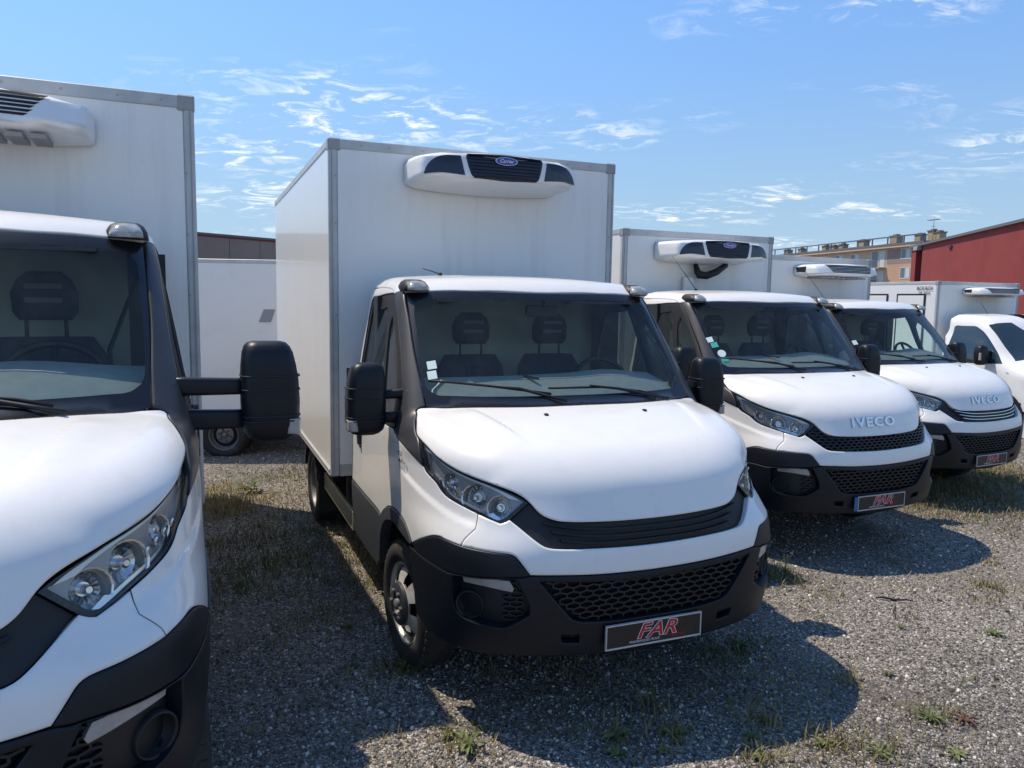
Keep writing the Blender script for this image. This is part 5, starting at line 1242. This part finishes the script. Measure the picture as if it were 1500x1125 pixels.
# ---------- buildings ----------
def wallspace(A,B):
    A=Vector((*A,0));d=(Vector((*B,0))-A).normalized();n=Vector((-d.y,d.x,0))  # n: outward, towards the camera side
    if n.dot(-A)<0:n=-n
    return Matrix(((d.x,n.x,0,A.x),(d.y,n.y,0,A.y),(0,0,1,0),(0,0,0,1)))
STUC=mat('beige_render',(.50,.38,.27),.9,noise=(.4,.06));STUP=mat('pink_render',(.50,.30,.20),.9,noise=(.4,.06));STUG=mat('brown_render',(.27,.215,.20),.9,noise=(.5,.06))
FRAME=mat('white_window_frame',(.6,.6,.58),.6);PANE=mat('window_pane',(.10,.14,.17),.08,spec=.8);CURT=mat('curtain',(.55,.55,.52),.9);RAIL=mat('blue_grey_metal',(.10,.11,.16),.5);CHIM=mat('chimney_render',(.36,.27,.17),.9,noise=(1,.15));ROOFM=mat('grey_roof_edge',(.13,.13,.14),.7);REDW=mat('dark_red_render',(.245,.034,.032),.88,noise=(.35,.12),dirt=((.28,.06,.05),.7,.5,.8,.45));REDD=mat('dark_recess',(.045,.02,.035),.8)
BRN=mat('brown_cladding',(.26,.215,.185),.8,noise=(.3,.07));REDT=mat('red_roof_trim',(.25,.02,.03),.6);PIPE=mat('zinc',(.3,.31,.32),.5)
M=wallspace((57,108),(52,131))
bl=root('apartment_building','beige and pink apartment block with chimneys along its flat roof, behind the red wall','building',(57,108,0))
inv=Matrix.Translation((-57,-108,0))@M
def bpart(name,fn,par):
    b=MB();fn(b);b.v=[tuple(inv@Vector(p)) for p in b.v];return b.obj(name,par)
def f_wall(b):
    b.box((0,-14,-1),(60,0,10.55),STUC);
    b.box((0,0,-1),(7.4,.02,8.2),STUP)
    b.box((7.4,0,-1),(13.2,.02,10.5),STUG) if False else None
bpart('wall',f_wall,bl)
bpart('dark_wall_band',lambda b:b.box((2.2,0,8.25),(7.6,.03,10.3),STUG),bl)
bpart('roof_slab',lambda b:(b.box((-.5,-14.3,10.55),(60.5,.7,10.85),STUC),b.box((-.5,-14.3,10.85),(60.5,.75,11.15),ROOFM)),bl)
def win(u0,u1,z0,z1,kind=0):
    fr=bpart('window',lambda b:(b.box((u0-.1,-.02,z0-.12),(u1+.1,.06,z0),FRAME),b.box((u0-.08,-.02,z1),(u1+.08,.05,z1+.08),FRAME),b.box((u0-.08,-.02,z0),(u0,.05,z1),FRAME),b.box((u1,-.02,z0),(u1+.08,.05,z1),FRAME),b.box(((u0+u1)/2-.05,-.02,z0),((u0+u1)/2+.05,.055,z1),FRAME)),bl)
    bpart('pane',lambda b:b.box((u0,.005,z0),(u1,.034,z1),PANE),fr)
    bpart('curtain',lambda b:b.box((u0+.12,.036,z0+.05),((u0+u1)/2-.1,.042,z1-.05),CURT),fr)
win(2.7,4.6,8.95,10.3);win(2.6,4.55,6.15,7.6);win(2.6,4.55,3.3,4.7)
for k,(z0,z1) in enumerate(((7.8,10.3),(5.0,7.5),(2.2,4.7))):
    win(8.0,11.0,z0,z1)
    bpart('balcony',lambda b:(b.box((7.6,0,z0-.2),(12.6,1.3,z0-.05),CHIM),[b.box((7.6+.25*j,1.22,z0-.05),(7.63+.25*j,1.26,z0+.95),RAIL) for j in range(20)],b.box((7.6,1.2,z0+.95),(12.6,1.28,z0+1.02),RAIL)),bl)
for u in (14,18,22,26,30,36,42): win(u,u+2,8.3,10.1);win(u,u+2,5.5,7.3)
for u,h,w in ((26.2,.95,1.1),(24.0,.8,1.3),(21.6,.9,1.0),(16.6,1.15,1.7),(9.0,1.35,1.5),(4.0,1.15,1.1),(1.5,1.5,1.0),(.3,1.2,1.2),(-2.2,0,0),(33.5,.9,1),(38,.9,1.2)):
    if h<=0: continue
    c=bpart('chimney',lambda b:(b.box((u-w/2,-3,11.15),(u+w/2,-1.9,11.15+h),CHIM),),bl)
    bpart('chimney_cap',lambda b:(b.box((u-w/2-.1,-3.1,11.15+h),(u+w/2+.1,-1.8,11.15+h+.14),ROOFM),b.box((u-w/4,-2.8,11.15+h+.14),(u+w/4,-2.1,11.15+h+.34),CHIM)),c)
bpart('roof_railing',lambda b:(b.box((-.3,.35,12.05),(58,.5,12.22),RAIL),[b.box((u,.36,11.15),(u+.16,.5,12.05),RAIL) for u in np.arange(.3,58,3.4)]),bl)
bpart('tv_antenna',lambda b:(b.tube([(.6,-1.6,11.2),(.6,-1.6,14.6)],.045,PIPE,5),b.box((-.3,-1.65,14.1),(1.6,-1.58,14.18),PIPE),[b.box((-.3+.35*j,-2.0,14.1),(-.25+.35*j,-1.2,14.16),PIPE) for j in range(6)],b.box((.2,-1.65,13.2),(1.1,-1.58,13.27),PIPE)),bl)
M=wallspace((33.2,49.7),(37.5,70))
rb=root('red_building','dark red rendered shed wall at the right edge behind the far truck','building',(33.2,49.7,0))
inv=Matrix.Translation((-33.2,-49.7,0))@M
bpart('wall',lambda b:b.box((-16,-9,-1),(23.3,0,7.72),REDW),rb)
bpart('wall_end_strip',lambda b:b.box((25.25,-9,-1),(26.6,0,7.8),REDW),rb)
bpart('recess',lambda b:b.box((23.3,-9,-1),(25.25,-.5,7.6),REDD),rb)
bpart('roof_edge',lambda b:(b.box((-16.2,-9.2,7.72),(26.7,.25,7.92),ROOFM),),rb)
bpart('gutter_end',lambda b:b.box((23.6,0,7.35),(24.9,.4,7.70),PIPE),rb)
bpart('downpipe',lambda b:b.tube([(14.2,.12,7.5),(14.2,.12,-1)],.07,REDW,6),rb) if False else None
bpart('bracket',lambda b:b.box((15.2,.0,6.95),(15.9,.12,7.15),REDD),rb)
M=wallspace((-20.8,50.7),(-17.2,55.5))
wb=root('warehouse','low brown panelled warehouse with thin red roof trim, far behind on the left','building',(-20.8,50.7,0))
inv=Matrix.Translation((20.8,-50.7,0))@M
bpart('wall',lambda b:b.box((-40,-15,-1),(34,-.05,5.9),BRN),wb)
for k in range(-16,14):
    u=2.5+k*2.4;bpart('wall_panel',lambda b:b.box((u+.02,-.05,-1),(u+2.38,.0,5.88),BRN),wb)
bpart('roof_trim',lambda b:(b.box((-40.2,-15.2,5.9),(34.2,.08,5.98),REDT),b.box((-40.2,-15.2,5.98),(34.2,.14,6.12),ROOFM)),wb)
